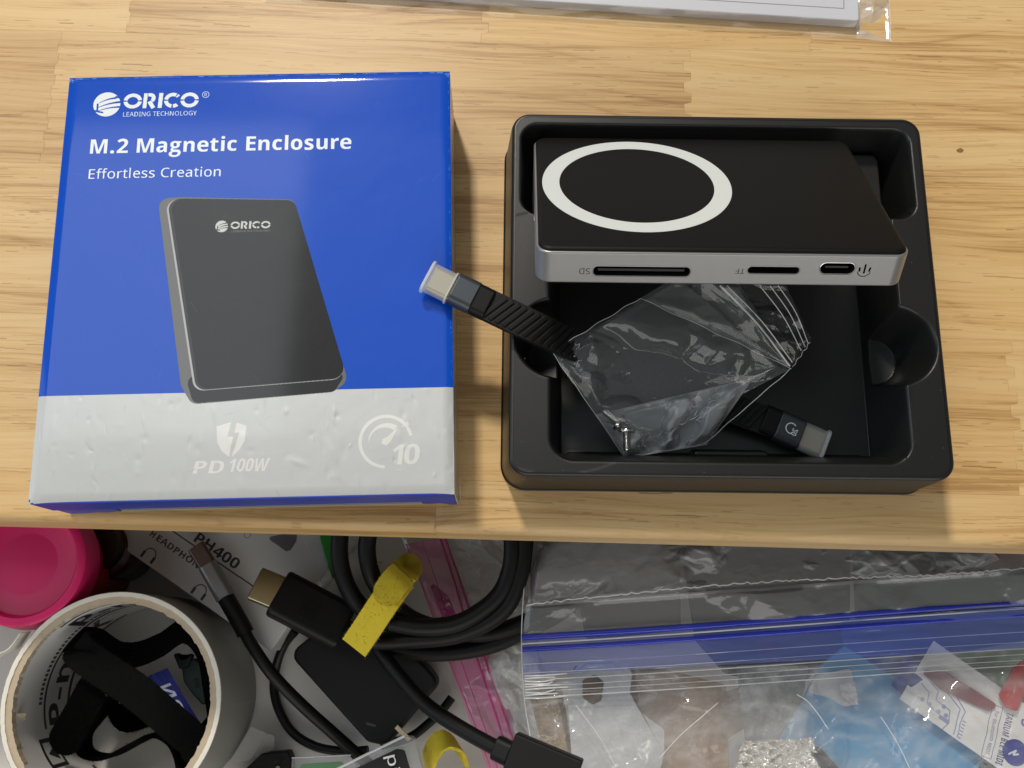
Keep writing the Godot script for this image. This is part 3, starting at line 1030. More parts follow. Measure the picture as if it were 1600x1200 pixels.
func build_enclosure() -> void:
	var t := thing("drive_enclosure", "silver drive enclosure with black lid and white ring, tilted up in the tray", "drive enclosure")
	var turn := Basis(Vector3.UP, 0.01794615) * Basis(Vector3.RIGHT, -0.63165806) * Basis(Vector3.BACK, 0.00793195)
	t.transform = Transform3D(turn, Vector3(5.23663, 65.91759, -99.41597) * MM)
	var mid := Vector3(DW / 2, -DT, -DD / 2) * MM
	var rc := 4.3
	# metal frame: everything but the flat of the port side
	var o := rounded_rect(DW * MM, DD * MM, rc * MM, 10)
	var hgt := DT - 0.75
	var b := 0.55
	obj("metal_frame", frame_mesh(o, prof(hgt * MM, b * MM, b * MM, 4)), M.alu, t, Transform3D(Basis(), mid))
	# port side with its three openings
	var y0 := b
	var y1 := hgt - b
	var ports := [["card_slot", 15.6, 41.95, -8.0 + DT, -5.05 + DT, 1.25], ["small_card_slot", 57.45, 71.4, -6.75 + DT, -4.6 + DT, 1.0], ["usb_port", 76.9, 86.3, -6.6 + DT, -3.2 + DT, 1.7]]
	var x := rc
	var st := []
	for q in ports:
		var xa: float = q[1] - 2.0
		var xb: float = q[2] + 2.0
		st.append([x, xa, null])
		st.append([xa, xb, q])
		x = xb
	st.append([x, DW - rc, null])
	var v := PackedVector3Array()
	var n := PackedVector3Array()
	var uv := PackedVector2Array()
	var idx := PackedInt32Array()
	var quad := func(a: Vector3, c: Vector3, d: Vector3, e: Vector3) -> void:
		var f := v.size()
		for w in [a, c, d, e]:
			v.append(w * MM)
			n.append(Vector3(0, 0, 1))
			uv.append(Vector2(w.x, w.y) * 0.01)
		idx.append_array([f, f + 1, f + 2, f, f + 2, f + 3])
	for s in st:
		if s[2] == null:
			quad.call(Vector3(s[0], y0, 0), Vector3(s[0], y1, 0), Vector3(s[1], y1, 0), Vector3(s[1], y0, 0))
			continue
		var hole := stadium(s[2][1], s[2][2], s[2][3], s[2][4], s[2][5])
		var c := Vector2((s[0] + s[1]) / 2, (s[2][3] + s[2][4]) / 2)
		var outer := PackedVector2Array()
		for q in hole:
			var dir: Vector2 = q - c
			var f := 1e9
			if absf(dir.x) > 1e-6:
				f = minf(f, ((s[1] if dir.x > 0 else s[0]) - c.x) / dir.x)
			if absf(dir.y) > 1e-6:
				f = minf(f, ((y1 if dir.y > 0 else y0) - c.y) / dir.y)
			outer.append(c + dir * f)
		# the four corners are pulled in exactly
		for corner in [Vector2(s[0], y0), Vector2(s[1], y0), Vector2(s[1], y1), Vector2(s[0], y1)]:
			var best := 0
			for i in outer.size():
				if outer[i].distance_to(corner) < outer[best].distance_to(corner):
					best = i
			outer[best] = corner
		var m := hole.size()
		for i in m:
			var j := (i + 1) % m
			quad.call(Vector3(hole[i].x, hole[i].y, 0), Vector3(hole[j].x, hole[j].y, 0), Vector3(outer[j].x, outer[j].y, 0), Vector3(outer[i].x, outer[i].y, 0))
	var face := obj("port_side", arrays(v, n, uv, idx), M.alu, t, Transform3D(Basis(), Vector3(0, -DT, 0) * MM))
	for q in ports:
		var hole := stadium(q[1], q[2], q[3], q[4], q[5])
		var rings := []
		for step in [[0.22, 0.10], [0.0, -0.12], [0.0, -6.0]]:
			var ring := []
			var c := Vector2((q[1] + q[2]) / 2, (q[3] + q[4]) / 2)
			for w in hole:
				var d: Vector2 = (w - c)
				ring.append(Vector3(w.x + signf(d.x) * step[0] * 0.0, w.y, step[1]) * MM)
			rings.append(ring)
		var inner := []
		for w in rings[2]:
			inner.append(w)
		obj(q[0], loft([rings[1], rings[2]], "smooth", false), M.dark, face)
		var back := []
		for w in rings[2]:
			back.append(w)
		obj(q[0] + "_back", loft([back, back.map(func(e): return e + Vector3(0, 0, -0.0003))]), M.dark, face)
		# bright chamfer round the opening
		var lip := []
		for e in [[0.0, 0.02], [0.28, 0.03], [0.30, -0.04]]:
			var ring := []
			var big := stadium(q[1] - e[0], q[2] + e[0], q[3] - e[0], q[4] + e[0], q[5] + e[0])
			for w in big:
				ring.append(Vector3(w.x, w.y, e[1]) * MM)
			lip.append(ring)
		obj(q[0] + "_rim", loft(lip, "smooth", false), M.steel if q[0] == "usb_port" else M.alu, face)
	obj("usb_tongue", rbox(6.6, 0.75, 5.0, 0.3, 0.15), M.black_plastic, face, Transform3D(Basis(), Vector3(81.6, 5.3, -3.2) * MM))
	obj("contact_block", rbox(24.0, 0.9, 4.0, 0.3, 0.15), M.black_plastic, face, Transform3D(Basis(), Vector3(28.8, 3.1, -3.4) * MM))
	# printed marks, upside down as the case stands
	var flip := Basis(Vector3.BACK, PI)
	for q in [["SD", 14.75, -5.75, 2.95, 1.9], ["TF", 56.75, -5.35, 2.6, 1.6]]:
		var g := glyph(q[0], 400)
		obj("printed_word", flat_glyphs(g, q[3] * MM, q[4] * MM), M.dark_print, face, Transform3D(flip, Vector3(q[1], q[2] + DT, 0.03) * MM))
	obj("printed_mark", mark_mesh(), M.dark_print, face, Transform3D(flip, Vector3(89.0, -5.4 + DT, 0.03) * MM))
	# black lid with a chamfer, and the ring let into it
	var lid_b := 1.5
	var lid := rounded_rect((DW - 1.2) * MM, (DD - 1.2) * MM, (rc - 0.6) * MM, 10)
	var lp := [[0.0, 0.0, 1.0, 0.0], [0.0, 0.35 * MM, 1.0, 0.0], [0.0, 0.35 * MM, 0.72, 0.72]]
	for i in 4:
		var a := PI / 2 * (0.35 + 0.65 * i / 3.0)
		lp.append([lid_b * (1 - cos(PI / 2 * i / 3.0)) * MM, (0.35 + 0.75 * sin(PI / 2 * i / 3.0)) * MM, cos(a), sin(a)])
	var lid_m := mat("satin_black_lid", Color(0.05, 0.05, 0.05), 0.5, 0.0, {"metallic_specular": 0.3})
	var top := obj("lid", extrude(lid, lp), lid_m, t, Transform3D(Basis(), Vector3(DW / 2, -0.80, -DD / 2) * MM))
	var ring := mat("white_ring_print", Color(0.86, 0.88, 0.87), 0.45)
	var rv := []
	for e in [[27.95, 0.0], [27.95, 0.06], [22.85, 0.06], [22.85, 0.0]]:
		rv.append(e)
	obj("white_ring", lathe(rv, 96), ring, top, Transform3D(Basis(), Vector3(30.11 - DW / 2, 1.10, -36.98 + DD / 2) * MM))
	# small rubber foot at the slot end and a screw in the flank
	obj("side_screw", extrude(circle(0.9 * MM, 16), prof(0.3 * MM, 0, 0.1 * MM)), M.steel, t, Transform3D(Basis(Vector3.BACK, PI / 2), Vector3(0.02, -6.2, -27.0) * MM))

func stadium(x0: float, x1: float, y0: float, y1: float, r: float) -> PackedVector2Array:
	var rr := minf(r, (y1 - y0) / 2)
	var o := rounded_rect(x1 - x0, y1 - y0, rr, 6)
	var out := PackedVector2Array()
	for p in o.p:
		out.append(p + Vector2((x0 + x1) / 2, (y0 + y1) / 2))
	return out

func frame_mesh(o: Dictionary, profile: Array) -> ArrayMesh:      # an extrusion without the flat of its near long side between the bevels
	var full := extrude(o, profile)
	var a := full.surface_get_arrays(0)
	var v: PackedVector3Array = a[Mesh.ARRAY_VERTEX]
	var n: PackedVector3Array = a[Mesh.ARRAY_NORMAL]
	var ix: PackedInt32Array = a[Mesh.ARRAY_INDEX]
	var zmax := -1e9
	var ymin := 1e9
	var ymax := -1e9
	for q in v:
		zmax = maxf(zmax, q.z)
		ymin = minf(ymin, q.y)
		ymax = maxf(ymax, q.y)
	var keep := PackedInt32Array()
	for i in range(0, ix.size(), 3):
		var near := true
		for k in 3:
			if absf(v[ix[i + k]].z - zmax) > 1e-6 or n[ix[i + k]].z < 0.99:
				near = false
		if not near:
			keep.append_array([ix[i], ix[i + 1], ix[i + 2]])
	return arrays(v, n, a[Mesh.ARRAY_TEX_UV], keep)

func flat_glyphs(g: Dictionary, width: float, cap: float) -> ArrayMesh:      # a word lying in the x-y plane facing +z, thin as ink
	var v := PackedVector3Array()
	var n := PackedVector3Array()
	var uv := PackedVector2Array()
	var idx := PackedInt32Array()
	var t: PackedVector2Array = g.t
	for i in t.size():
		v.append(Vector3(t[i].x * width / g.w, -t[i].y * cap, 0))
		n.append(Vector3.BACK)
		uv.append(t[i])
	for i in range(0, t.size() - 2, 3):
		var up := (v[i + 1] - v[i]).cross(v[i + 2] - v[i]).z < 0.0
		idx.append_array([i, i + 1, i + 2] if up else [i, i + 2, i + 1])
	return arrays(v, n, uv, idx)

func mark_mesh() -> ArrayMesh:           # three-pronged bus mark over an open arc (mm)
	var v := PackedVector3Array()
	var n := PackedVector3Array()
	var uv := PackedVector2Array()
	var idx := PackedInt32Array()
	var stroke := func(list: Array, w: float) -> void:
		for i in list.size() - 1:
			var a: Vector2 = list[i]
			var b: Vector2 = list[i + 1]
			var s := (b - a).orthogonal().normalized() * w / 2
			var f := v.size()
			for q in [a + s, b + s, b - s, a - s]:
				v.append(Vector3(q.x, q.y, 0) * MM)
				n.append(Vector3.BACK)
				uv.append(q)
			idx.append_array([f, f + 1, f + 2, f, f + 2, f + 3])
	var arc := []
	for i in 15:
		var a := deg_to_rad(10 + 160.0 * i / 14)
		arc.append(Vector2(cos(a) * 1.75, sin(a) * 1.75 + 0.2))
	stroke.call(arc, 0.22)
	stroke.call([Vector2(0, -1.9), Vector2(0, 1.0)], 0.5)
	stroke.call([Vector2(-1.45, -0.9), Vector2(-1.3, 0.4)], 0.5)
	stroke.call([Vector2(1.45, -0.9), Vector2(1.3, 0.4)], 0.5)
	return arrays(v, n, uv, idx)

# ---------------------------------------------------------------- the short flat cable that bridges carton and tray
func build_flat_cable() -> void:
	var t := thing("flat_cable", "short black ribbed cable with capped plugs lying from the carton across the tray", "cable")
	# centre line
	var a := P(708, 452, 32.2)
	var b := P(742, 467, 31.6)
	var line := smooth([b, P(800, 495, 30.6), P(846, 517, 29.0), P(905, 545, 23.0), P(985, 580, 15.0), P(1070, 613, 9.5), P(1150, 642, 6.6), P(1213, 664, 6.0)], 10)
	obj("flat_band", ribbon(line, 9.6, 2.4), M.rubber_matt, t)
	# ribs across the band on the slant
	var reach := 0.0
	var lens := [0.0]
	for i in line.size() - 1:
		reach += line[i].distance_to(line[i + 1])
		lens.append(reach)
	var s := 0.0065
	var rib_mesh := rbox(9.3, 0.6, 1.35, 0.3, 0.22, 2)
	while s < reach - 0.006:
		var i := 0
		while lens[i + 1] < s:
			i += 1
		var f: float = (s - lens[i]) / (lens[i + 1] - lens[i])
		var at: Vector3 = line[i].lerp(line[i + 1], f)
		var fr := frame(at, line[i + 1] - line[i])
		var slant := Basis(fr.basis.y, deg_to_rad(-26.0))
		obj("rib", rib_mesh, M.rubber, t, Transform3D(slant * Basis(fr.basis.z, fr.basis.y, -fr.basis.x), at + fr.basis.y * 0.00105))
		s += 0.0022
	# plugs
	for e in [[b, a, P(667, 430, 33.0)], [P(1213, 664, 6.0), P(1250, 680, 5.6), P(1290, 698, 5.2)]]:
		var root: Vector3 = e[0]
		var mid: Vector3 = e[1]
		var tip: Vector3 = e[2]
		var dir := (tip - root).normalized()
		var fr := frame(root, dir)
		var lay := Basis(fr.basis.z, fr.basis.x, fr.basis.y)          # local y runs along the plug, x across, z up
		var len: float = root.distance_to(mid) / MM
		var cap_len: float = mid.distance_to(tip) / MM
		obj("strain_relief", plug_mesh(9.9, 5.0, 5.0, 2.0, 0.4), M.rubber, t, Transform3D(lay, root - dir * 0.0048))
		obj("plug_housing", plug_mesh(10.2, 6.0, len, 2.4, 0.35), M.gun, t, Transform3D(lay, root))
		obj("plug_shell", plug_mesh(8.25, 2.5, cap_len - 1.6, 1.2, 0.2), M.gold, t, Transform3D(lay, mid))
		var cap := obj("plug_cap", plug_mesh(9.6, 3.9, cap_len - 0.4, 1.8, 0.3), M.cap, t, Transform3D(lay, mid + dir * 0.0003))
		obj("cap_flange", plug_mesh(10.7, 4.9, 1.0, 2.2, 0.3), M.cap_flange, cap, Transform3D(Basis(), Vector3(0, cap_len - 1.4, 0) * MM))
		if root.x < 0.0:
			obj("cap_flange", plug_mesh(10.5, 4.7, 0.6, 2.2, 0.2), M.cap_flange, cap, Transform3D(Basis(), Vector3(0, 0.1, 0) * MM))
		else:
			# small speed mark on the upper face
			var g := glyph("20", 700)
			var face := Basis(-fr.basis.z, fr.basis.x, fr.basis.y).rotated(fr.basis.y, 0.0)
			var up := fr.basis.y * 0.00303
			var turned := Basis(-fr.basis.z, -fr.basis.x, fr.basis.y)
			var c := root.lerp(mid, 0.5)
			obj("printed_number", flat_glyphs(g, 2.3 * MM, 1.7 * MM), M.white_print, t, Transform3D(Basis(fr.basis.z, -fr.basis.x, fr.basis.y), c + up - fr.basis.z * 0.0 + fr.basis.x * 0.0022 - fr.basis.z * 0.0004))
			var arc := []
			for i in 20:
				var q := deg_to_rad(-30 + 250.0 * i / 19)
				arc.append(c + up + (fr.basis.z * cos(q) - fr.basis.x * -sin(q) * -1.0) * 0.0017)
			obj("printed_arc", ribbon(arc, 0.36, 0.02), M.white_print, t)

func plug_mesh(w: float, h: float, len: float, r: float, b: float) -> ArrayMesh:      # rounded bar: x across, z up, y along (mm)
	return extrude(rounded_rect(w * MM, h * MM, minf(r, minf(w, h) / 2 - 0.01) * MM, 6), prof(len * MM, b * MM, b * MM))

# ---------------------------------------------------------------- little press-seal bag with two screws
func bilinear(c: Array, u: float, v: float) -> Vector3:
	return (c[0] as Vector3).lerp(c[1], u).lerp((c[3] as Vector3).lerp(c[2], u), v)

func crumple(c: Array, nu: int, nv: int, amp: float, seed_: int, freq := 6.0, more = null) -> ArrayMesh:
	var a := noise(seed_, 1.0, 2, FastNoiseLite.TYPE_SIMPLEX_SMOOTH, true)
	var b := noise(seed_ + 1, 1.0, 3)
	return sheet(nu, nv, func(u: float, v: float) -> Vector3:
		var p := bilinear(c, u, v)
		var lift := amp * (0.55 * a.get_noise_2d(u * freq * 0.5, v * freq * 0.5) + 0.45 * b.get_noise_2d(u * freq, v * freq))
		if more != null:
			lift += more.call(u, v)
		return p + Vector3(0, lift * MM, 0))

# thin film: flat facets that meet in sharp folds, over a faint waviness; amp is the largest slope of a fold
func creased(c: Array, nu: int, nv: int, folds: int, slope: float, seed_: int, wave := 0.3, more = null, r0 := 2.2, r1 := 7.5) -> ArrayMesh:
	var g := RandomNumberGenerator.new()
	g.seed = seed_
	var w := ((c[1] - c[0]) as Vector3).length() / MM
	var d := ((c[3] - c[0]) as Vector3).length() / MM
	var lines := []
	for i in folds:
		var n := Vector2.from_angle(g.randf_range(0, TAU))
		var at := Vector2(g.randf() * w, g.randf() * d)
		lines.append([n, n.dot(at), slope * g.randf_range(0.25, 1.0) * (1.0 if i % 2 == 0 else -1.0), g.randf_range(r0, r1), at])
	var b := noise(seed_ + 1, 1.0, 3)
	var warp := noise(seed_ + 2, 1.0, 2)
	return sheet(nu, nv, func(u: float, v: float) -> Vector3:
		var p := bilinear(c, u, v)
		var q := Vector2(u * w, v * d)
		q += Vector2(warp.get_noise_2d(q.x * 0.05, q.y * 0.05), warp.get_noise_2d(q.x * 0.05 + 50.0, q.y * 0.05)) * 2.5
		var lift := wave * b.get_noise_2d(q.x * 0.07, q.y * 0.07)
		for l in lines:
			var t: float = absf(q.dot(l[0]) - l[1])
			var reach: float = l[3]
			lift += l[2] * reach * exp(-t / reach) * exp(-q.distance_squared_to(l[4]) / (reach * reach * 9.0))
		var top := 5.0
		lift = top * tanh(lift / top)
		lift = maxf(lift, -0.8)
		lift *= smoothstep(0.0, 2.5, minf(minf(u, 1.0 - u) * w, minf(v, 1.0 - v) * d))
		if more != null:
			lift += more.call(u, v)
		return p + Vector3(0, lift * MM, 0))

func build_screw_bag() -> void:
	var t := thing("screw_bag", "small clear press-seal bag holding two screws, crumpled over the flat cable", "plastic bag")
	var a := P(862, 550, 26.5)
	var b := P(1058, 432, 22.0)
	var c := P(1232, 578, 15.5)
	var d := P(975, 713, 9.0)
	var c2 := P(1104, 694, 8.0)
	var bulge := func(u: float, v: float) -> float:
		return 3.6 * pow(sin(PI * u) * sin(PI * v), 0.7)
	# upper film, lower film
	var low := [a + Vector3(0, -0.001, 0), b + Vector3(0, -0.001, 0), c + Vector3(0, -0.001, 0), d + Vector3(0, -0.001, 0)]
	var film_m := film("bag_film", Color(0.80, 0.83, 0.84), 0.03, 0.05)
	var shine := NoiseTexture2D.new()
	shine.width = 512
	shine.height = 512
	shine.as_normal_map = true
	shine.bump_strength = 10.0
	shine.noise = noise(91, 0.012, 4, FastNoiseLite.TYPE_SIMPLEX_SMOOTH, true)
	film_m.normal_enabled = true
	film_m.normal_texture = shine
	film_m.normal_scale = 0.12
	film_m.uv1_triplanar = true
	film_m.uv1_scale = Vector3.ONE * 14.0
	M.bag_film = film_m
	var hazy := film("hazy_bag_film", Color(0.66, 0.69, 0.70), 0.14, 0.09)
	var foot_m := film("puckered_film", Color(0.90, 0.92, 0.93), 0.32, 0.06)
	for q in [hazy, foot_m]:
		q.normal_enabled = true
		q.normal_texture = shine
		q.normal_scale = 0.16
		q.uv1_triplanar = true
		q.uv1_scale = Vector3.ONE * 14.0
	M.hazy = hazy
	M.foot_film = foot_m
	obj("upper_film", creased([a, b, c, d], 130, 130, 100, 0.62, 41, 0.8, bulge, 2.5, 11.0), hazy, t)
	obj("lower_film", creased(low, 90, 90, 40, 0.4, 51, 0.6, null, 3.0, 11.0), film_m, t)
	# far half that is folded over, carrying the seal, reaching under the enclosure
	var e := P(1225, 438, 24.0)
	var f := P(1268, 533, 19.0)
	obj("folded_film", creased([b, e, f, c], 80, 60, 30, 0.5, 61, 0.5), film_m, t)
	obj("folded_lining", creased([b + Vector3(0, 0.001, 0), P(1150, 436, 25), P(1236, 574, 16.5), P(1000, 466, 24)], 60, 60, 24, 0.6, 66, 0.5), hazy, t)
	# press-seal ribs and the welded edges
	for q in [[1125, 446, 1234, 572, 0.32], [1136, 446, 1238, 566, 0.2], [1187, 446, 1252, 548, 0.16], [1203, 446, 1258, 542, 0.16], [1216, 446, 1263, 537, 0.16]]:
		var pts := smooth([P(q[0], q[1], 25.2), P((q[0] + q[2]) / 2.0 + 4, (q[1] + q[3]) / 2.0 - 3, 22.0), P(q[2], q[3], 17.2)], 8)
		obj("seal_rib", tube(pts, q[4], 6), M.film_rib, t)
	for q in [[862, 550, 26.8, 1000, 466, 24.6, 0.11], [862, 550, 26.8, 976, 714, 9.3, 0.07], [1236, 576, 16.6, 1100, 694, 8.8, 0.14], [1100, 694, 8.8, 976, 715, 9.2, 0.10], [1000, 466, 24.6, 1236, 576, 16.8, 0.07], [1266, 534, 19.4, 1238, 574, 16.4, 0.09]]:
		var p0 := P(q[0], q[1], q[2])
		var p1 := P(q[3], q[4], q[5])
		var pts := []
		for i in 25:
			var s := i / 24.0
			pts.append(p0.lerp(p1, s) + Vector3(sin(s * 19.0 + q[0]) * 0.00018, (sin(s * 31.0) * 0.3 + 1.2 * sin(PI * s)) * 0.0004, cos(s * 23.0 + q[1]) * 0.00018))
		obj("welded_edge", tube(pts, q[6], 5), M.film_rib, t)
	# the puckered foot of the bag
	var g := [P(930, 648, 13.5), P(1178, 590, 15.0), P(1104, 695, 9.5), P(980, 716, 9.5)]
	obj("puckered_foot", creased(g, 120, 70, 190, 1.25, 71, 1.0, null, 1.2, 5.0), foot_m, t)
	# sharp puckers that catch the light near the weld
	var g2 := RandomNumberGenerator.new()
	g2.seed = 12
	for i in 26:
		var share := g2.randf() * 0.72
		var q0 := Vector2(lerpf(1000, 1168, share), lerpf(706, 630, share)) + Vector2(g2.randf_range(-10, 6), g2.randf_range(-20, -6))
		var q1 := q0 + Vector2.from_angle(g2.randf_range(-1.2, 0.5)) * g2.randf_range(5, 22)
		var qm := (q0 + q1) / 2.0 + Vector2(g2.randf_range(-3, 3), g2.randf_range(-3, 3))
		var yh := lerpf(11.2, 15.2, share)
		obj("pucker", tube(smooth([P(q0.x, q0.y, yh - 0.6), P(qm.x, qm.y, yh + 0.3), P(q1.x, q1.y, yh - 0.6)], 4), g2.randf_range(0.06, 0.2), 5), M.film_rib, t)
	for q in [[967, 660, 944, 642, 16.5, "screw lying with its head towards the bag's bottom edge"], [979, 674, 980, 705, 15.2, "screw standing point down beside the other one in the bag"]]:
		build_screw(P(q[0], q[1], q[4]), P(q[2], q[3], q[4] - 0.6), q[5])

func build_screw(head: Vector3, tip: Vector3, label: String) -> void:
	var t := thing("screw", "small shiny steel " + label, "screw", head, "screws in the small bag")
	var dir := (tip - head).normalized()
	var fr := frame(Vector3.ZERO, dir)
	var lay := Transform3D(Basis(fr.basis.z, fr.basis.x, fr.basis.y), Vector3.ZERO)
	var len := head.distance_to(tip) / MM
	var p := [[0.0, -1.1, 1], [1.6, -1.1, 1], [2.5, -0.7, 2], [2.75, -0.1, 2], [2.75, 0.2, 3], [0.9, 0.25, 4]]
	obj("head", lathe(p, 28), M.steel, t, lay)
	var rings := []
	var n := int(len / 0.08)
	for i in n:
		var y := 0.2 + (len - 0.2) * i / (n - 1.0)
		var ring := []
		for k in 16:
			var a := TAU * k / 16
			var r := 1.25 - 0.17 * absf(fposmod(y / 0.42 - k / 16.0, 1.0) * 2.0 - 1.0)
			if y > len - 0.3:
				r *= 0.8
			ring.append(Vector3(cos(a) * r, y, sin(a) * r) * MM)
		rings.append(ring)
	obj("threaded_shank", loft(rings), M.steel, t, lay)
	obj("cross_recess", rbox(2.0, 0.12, 0.45, 0.1, 0.02, 2), M.dark, t, lay * Transform3D(Basis(), Vector3(0, -0.96, 0) * MM))

# ---------------------------------------------------------------- flat white package in a sleeve at the far edge
func build_flat_package() -> void:
	var y := 4.2
	var t := thing("flat_white_box", "thin white card box in a clear sleeve at the far edge of the desk", "box")
	var far0 := P(520, -190, y)
	var c := P(1343, 33, y)
	var l := P(560, -16, y)
	var along := (l - c)
	along.y = 0
	along = along.normalized()
	var back := Vector3(-along.z, 0, along.x)
	if back.z > 0:
		back = -back
	var w := 0.215
	var d := 0.150
	var outline := PackedVector2Array()
	for q in [c, c + along * w, c + along * w + back * d, c + back * d]:
		outline.append(Vector2(q.x, q.z))
	var m := mat("white_card", Color(0.80, 0.805, 0.83), 0.5)
	obj("card_body", extrude(rounded_poly(outline, 0.0012), prof(y * MM, 0.0004, 0.0006)), m, t)
	var line := mat("grey_printed_line", Color(0.55, 0.55, 0.58), 0.6)
	var a := c + along * 0.0055 + back * 0.0048 + Vector3(0, 0.00003, 0)
	obj("printed_line", ribbon([a, a + along * 0.1, a + along * 0.2], 0.3, 0.02), line, t)
	obj("printed_line", ribbon([a, a + back * 0.1, a + back * 0.14], 0.3, 0.02), line, t)
	var s := thing("plastic_sleeve", "clear crinkled plastic sleeve round the thin white card box", "plastic sleeve")
	var e := c - along * 0.0125
	var q := [e + back * 0.10 + Vector3(0, -0.0035, 0), c + back * 0.10, c - back * 0.0045 + Vector3(0, -0.0038, 0), e - back * 0.0045 + Vector3(0, -0.0038, 0)]
	obj("loose_end", creased([c + back * 0.10, e + back * 0.10 + Vector3(0, -0.003, 0), e - back * 0.0050 + Vector3(0, -0.0038, 0), c - back * 0.0046 + Vector3(0, -0.0036, 0)], 60, 160, 160, 0.9, 81, 0.5, null, 1.0, 3.5), M.foot_film, s)
	obj("near_edge", crumple([c + Vector3(0, 0.0002, 0), c + along * w + Vector3(0, 0.0002, 0), c + along * w - back * 0.0048 + Vector3(0, -0.0039, 0), c - back * 0.0048 + Vector3(0, -0.0039, 0)], 60, 6, 0.25, 85, 9.0), M.film, s)
	obj("welded_edge", tube([e - back * 0.005 + Vector3(0, -0.0038, 0), e + back * 0.05 + Vector3(0, -0.0036, 0), e + back * 0.1 + Vector3(0, -0.003, 0)], 0.08, 5), M.film_rib, s)
	# knot mark in the wood
	slab("knot", [[1499, 239], [1506, 236], [1513, 240], [1507, 244], [1501, 243]], 0.02, 0.02, 0.5, 0.0, mat("brown_knot", Color(0.55, 0.40, 0.24), 0.6), desk, desk.position)

# ---------------------------------------------------------------- what lies in the drawer
func build_jars() -> void:
	var c := P(36, 880, -50)
	var t := thing("pink_lidded_tub", "red tub with a bright pink plastic lid beside the roll of tape", "tub", Vector3(c.x, -0.100, c.z))
	var pink := mat("pink_plastic", Color(0.86, 0.13, 0.42), 0.42)
	pink.subsurf_scatter_enabled = true
	pink.subsurf_scatter_strength = 0.08
	var red := mat("red_plastic", Color(0.72, 0.13, 0.09), 0.4)
	obj("lid", lathe([[0, 46.5, 1], [17.6, 46.5, 1], [18.4, 46.8, 2], [18.9, 49.6, 2], [19.5, 50.1, 3], [21.5, 50.1, 3], [22.3, 49.6, 4], [22.7, 48.4, 4], [23.6, 40.5, 5], [23.6, 39.4, 6], [22.4, 39.4, 6]], 96), pink, t)
	obj("body", lathe([[20.4, 0.2, 1], [21.0, 0.6, 1], [21.6, 38.0, 2], [21.9, 42.0, 2]], 72), red, t)
	obj("lid_crest", crest_mesh(), pink, t, Transform3D(Basis(), Vector3(0, 46.52, 0) * MM))
	var a := P(168, 880, -78)
	var j := thing("amber_jar", "dark amber glass jar half hidden under the desk edge behind the pink tub", "jar", Vector3(a.x - 0.002, -0.100, a.z - 0.006))
	var amber := mat("amber_glass", Color(0.30, 0.17, 0.06), 0.12)
	obj("jar_body", lathe([[12.0, 0.1, 1], [12.6, 0.8, 1], [12.8, 22.0, 2], [11.6, 24.5, 3], [9.0, 25.6, 3]], 48), amber, j)
	obj("screw_cap", lathe([[9.4, 25.2, 1], [9.5, 31.0, 1], [8.9, 31.8, 2], [0.0, 31.9, 2]], 48), mat("brown_cap", Color(0.16, 0.10, 0.05), 0.4), j)

func crest_mesh() -> ArrayMesh:          # faint raised blob in the middle of the lid
	return sheet(24, 24, func(u: float, v: float) -> Vector3:
		var o := Vector2(u - 0.5, v - 0.5) * 2.0
		var r := minf(1.0, o.length())
		var dir := o.normalized() if o.length() > 0.0001 else Vector2.ZERO
		var out := dir * r * 11.0
		return Vector3(out.x, 0.22 * pow(1.0 - r * r, 2.0) - 0.02, out.y) * MM)

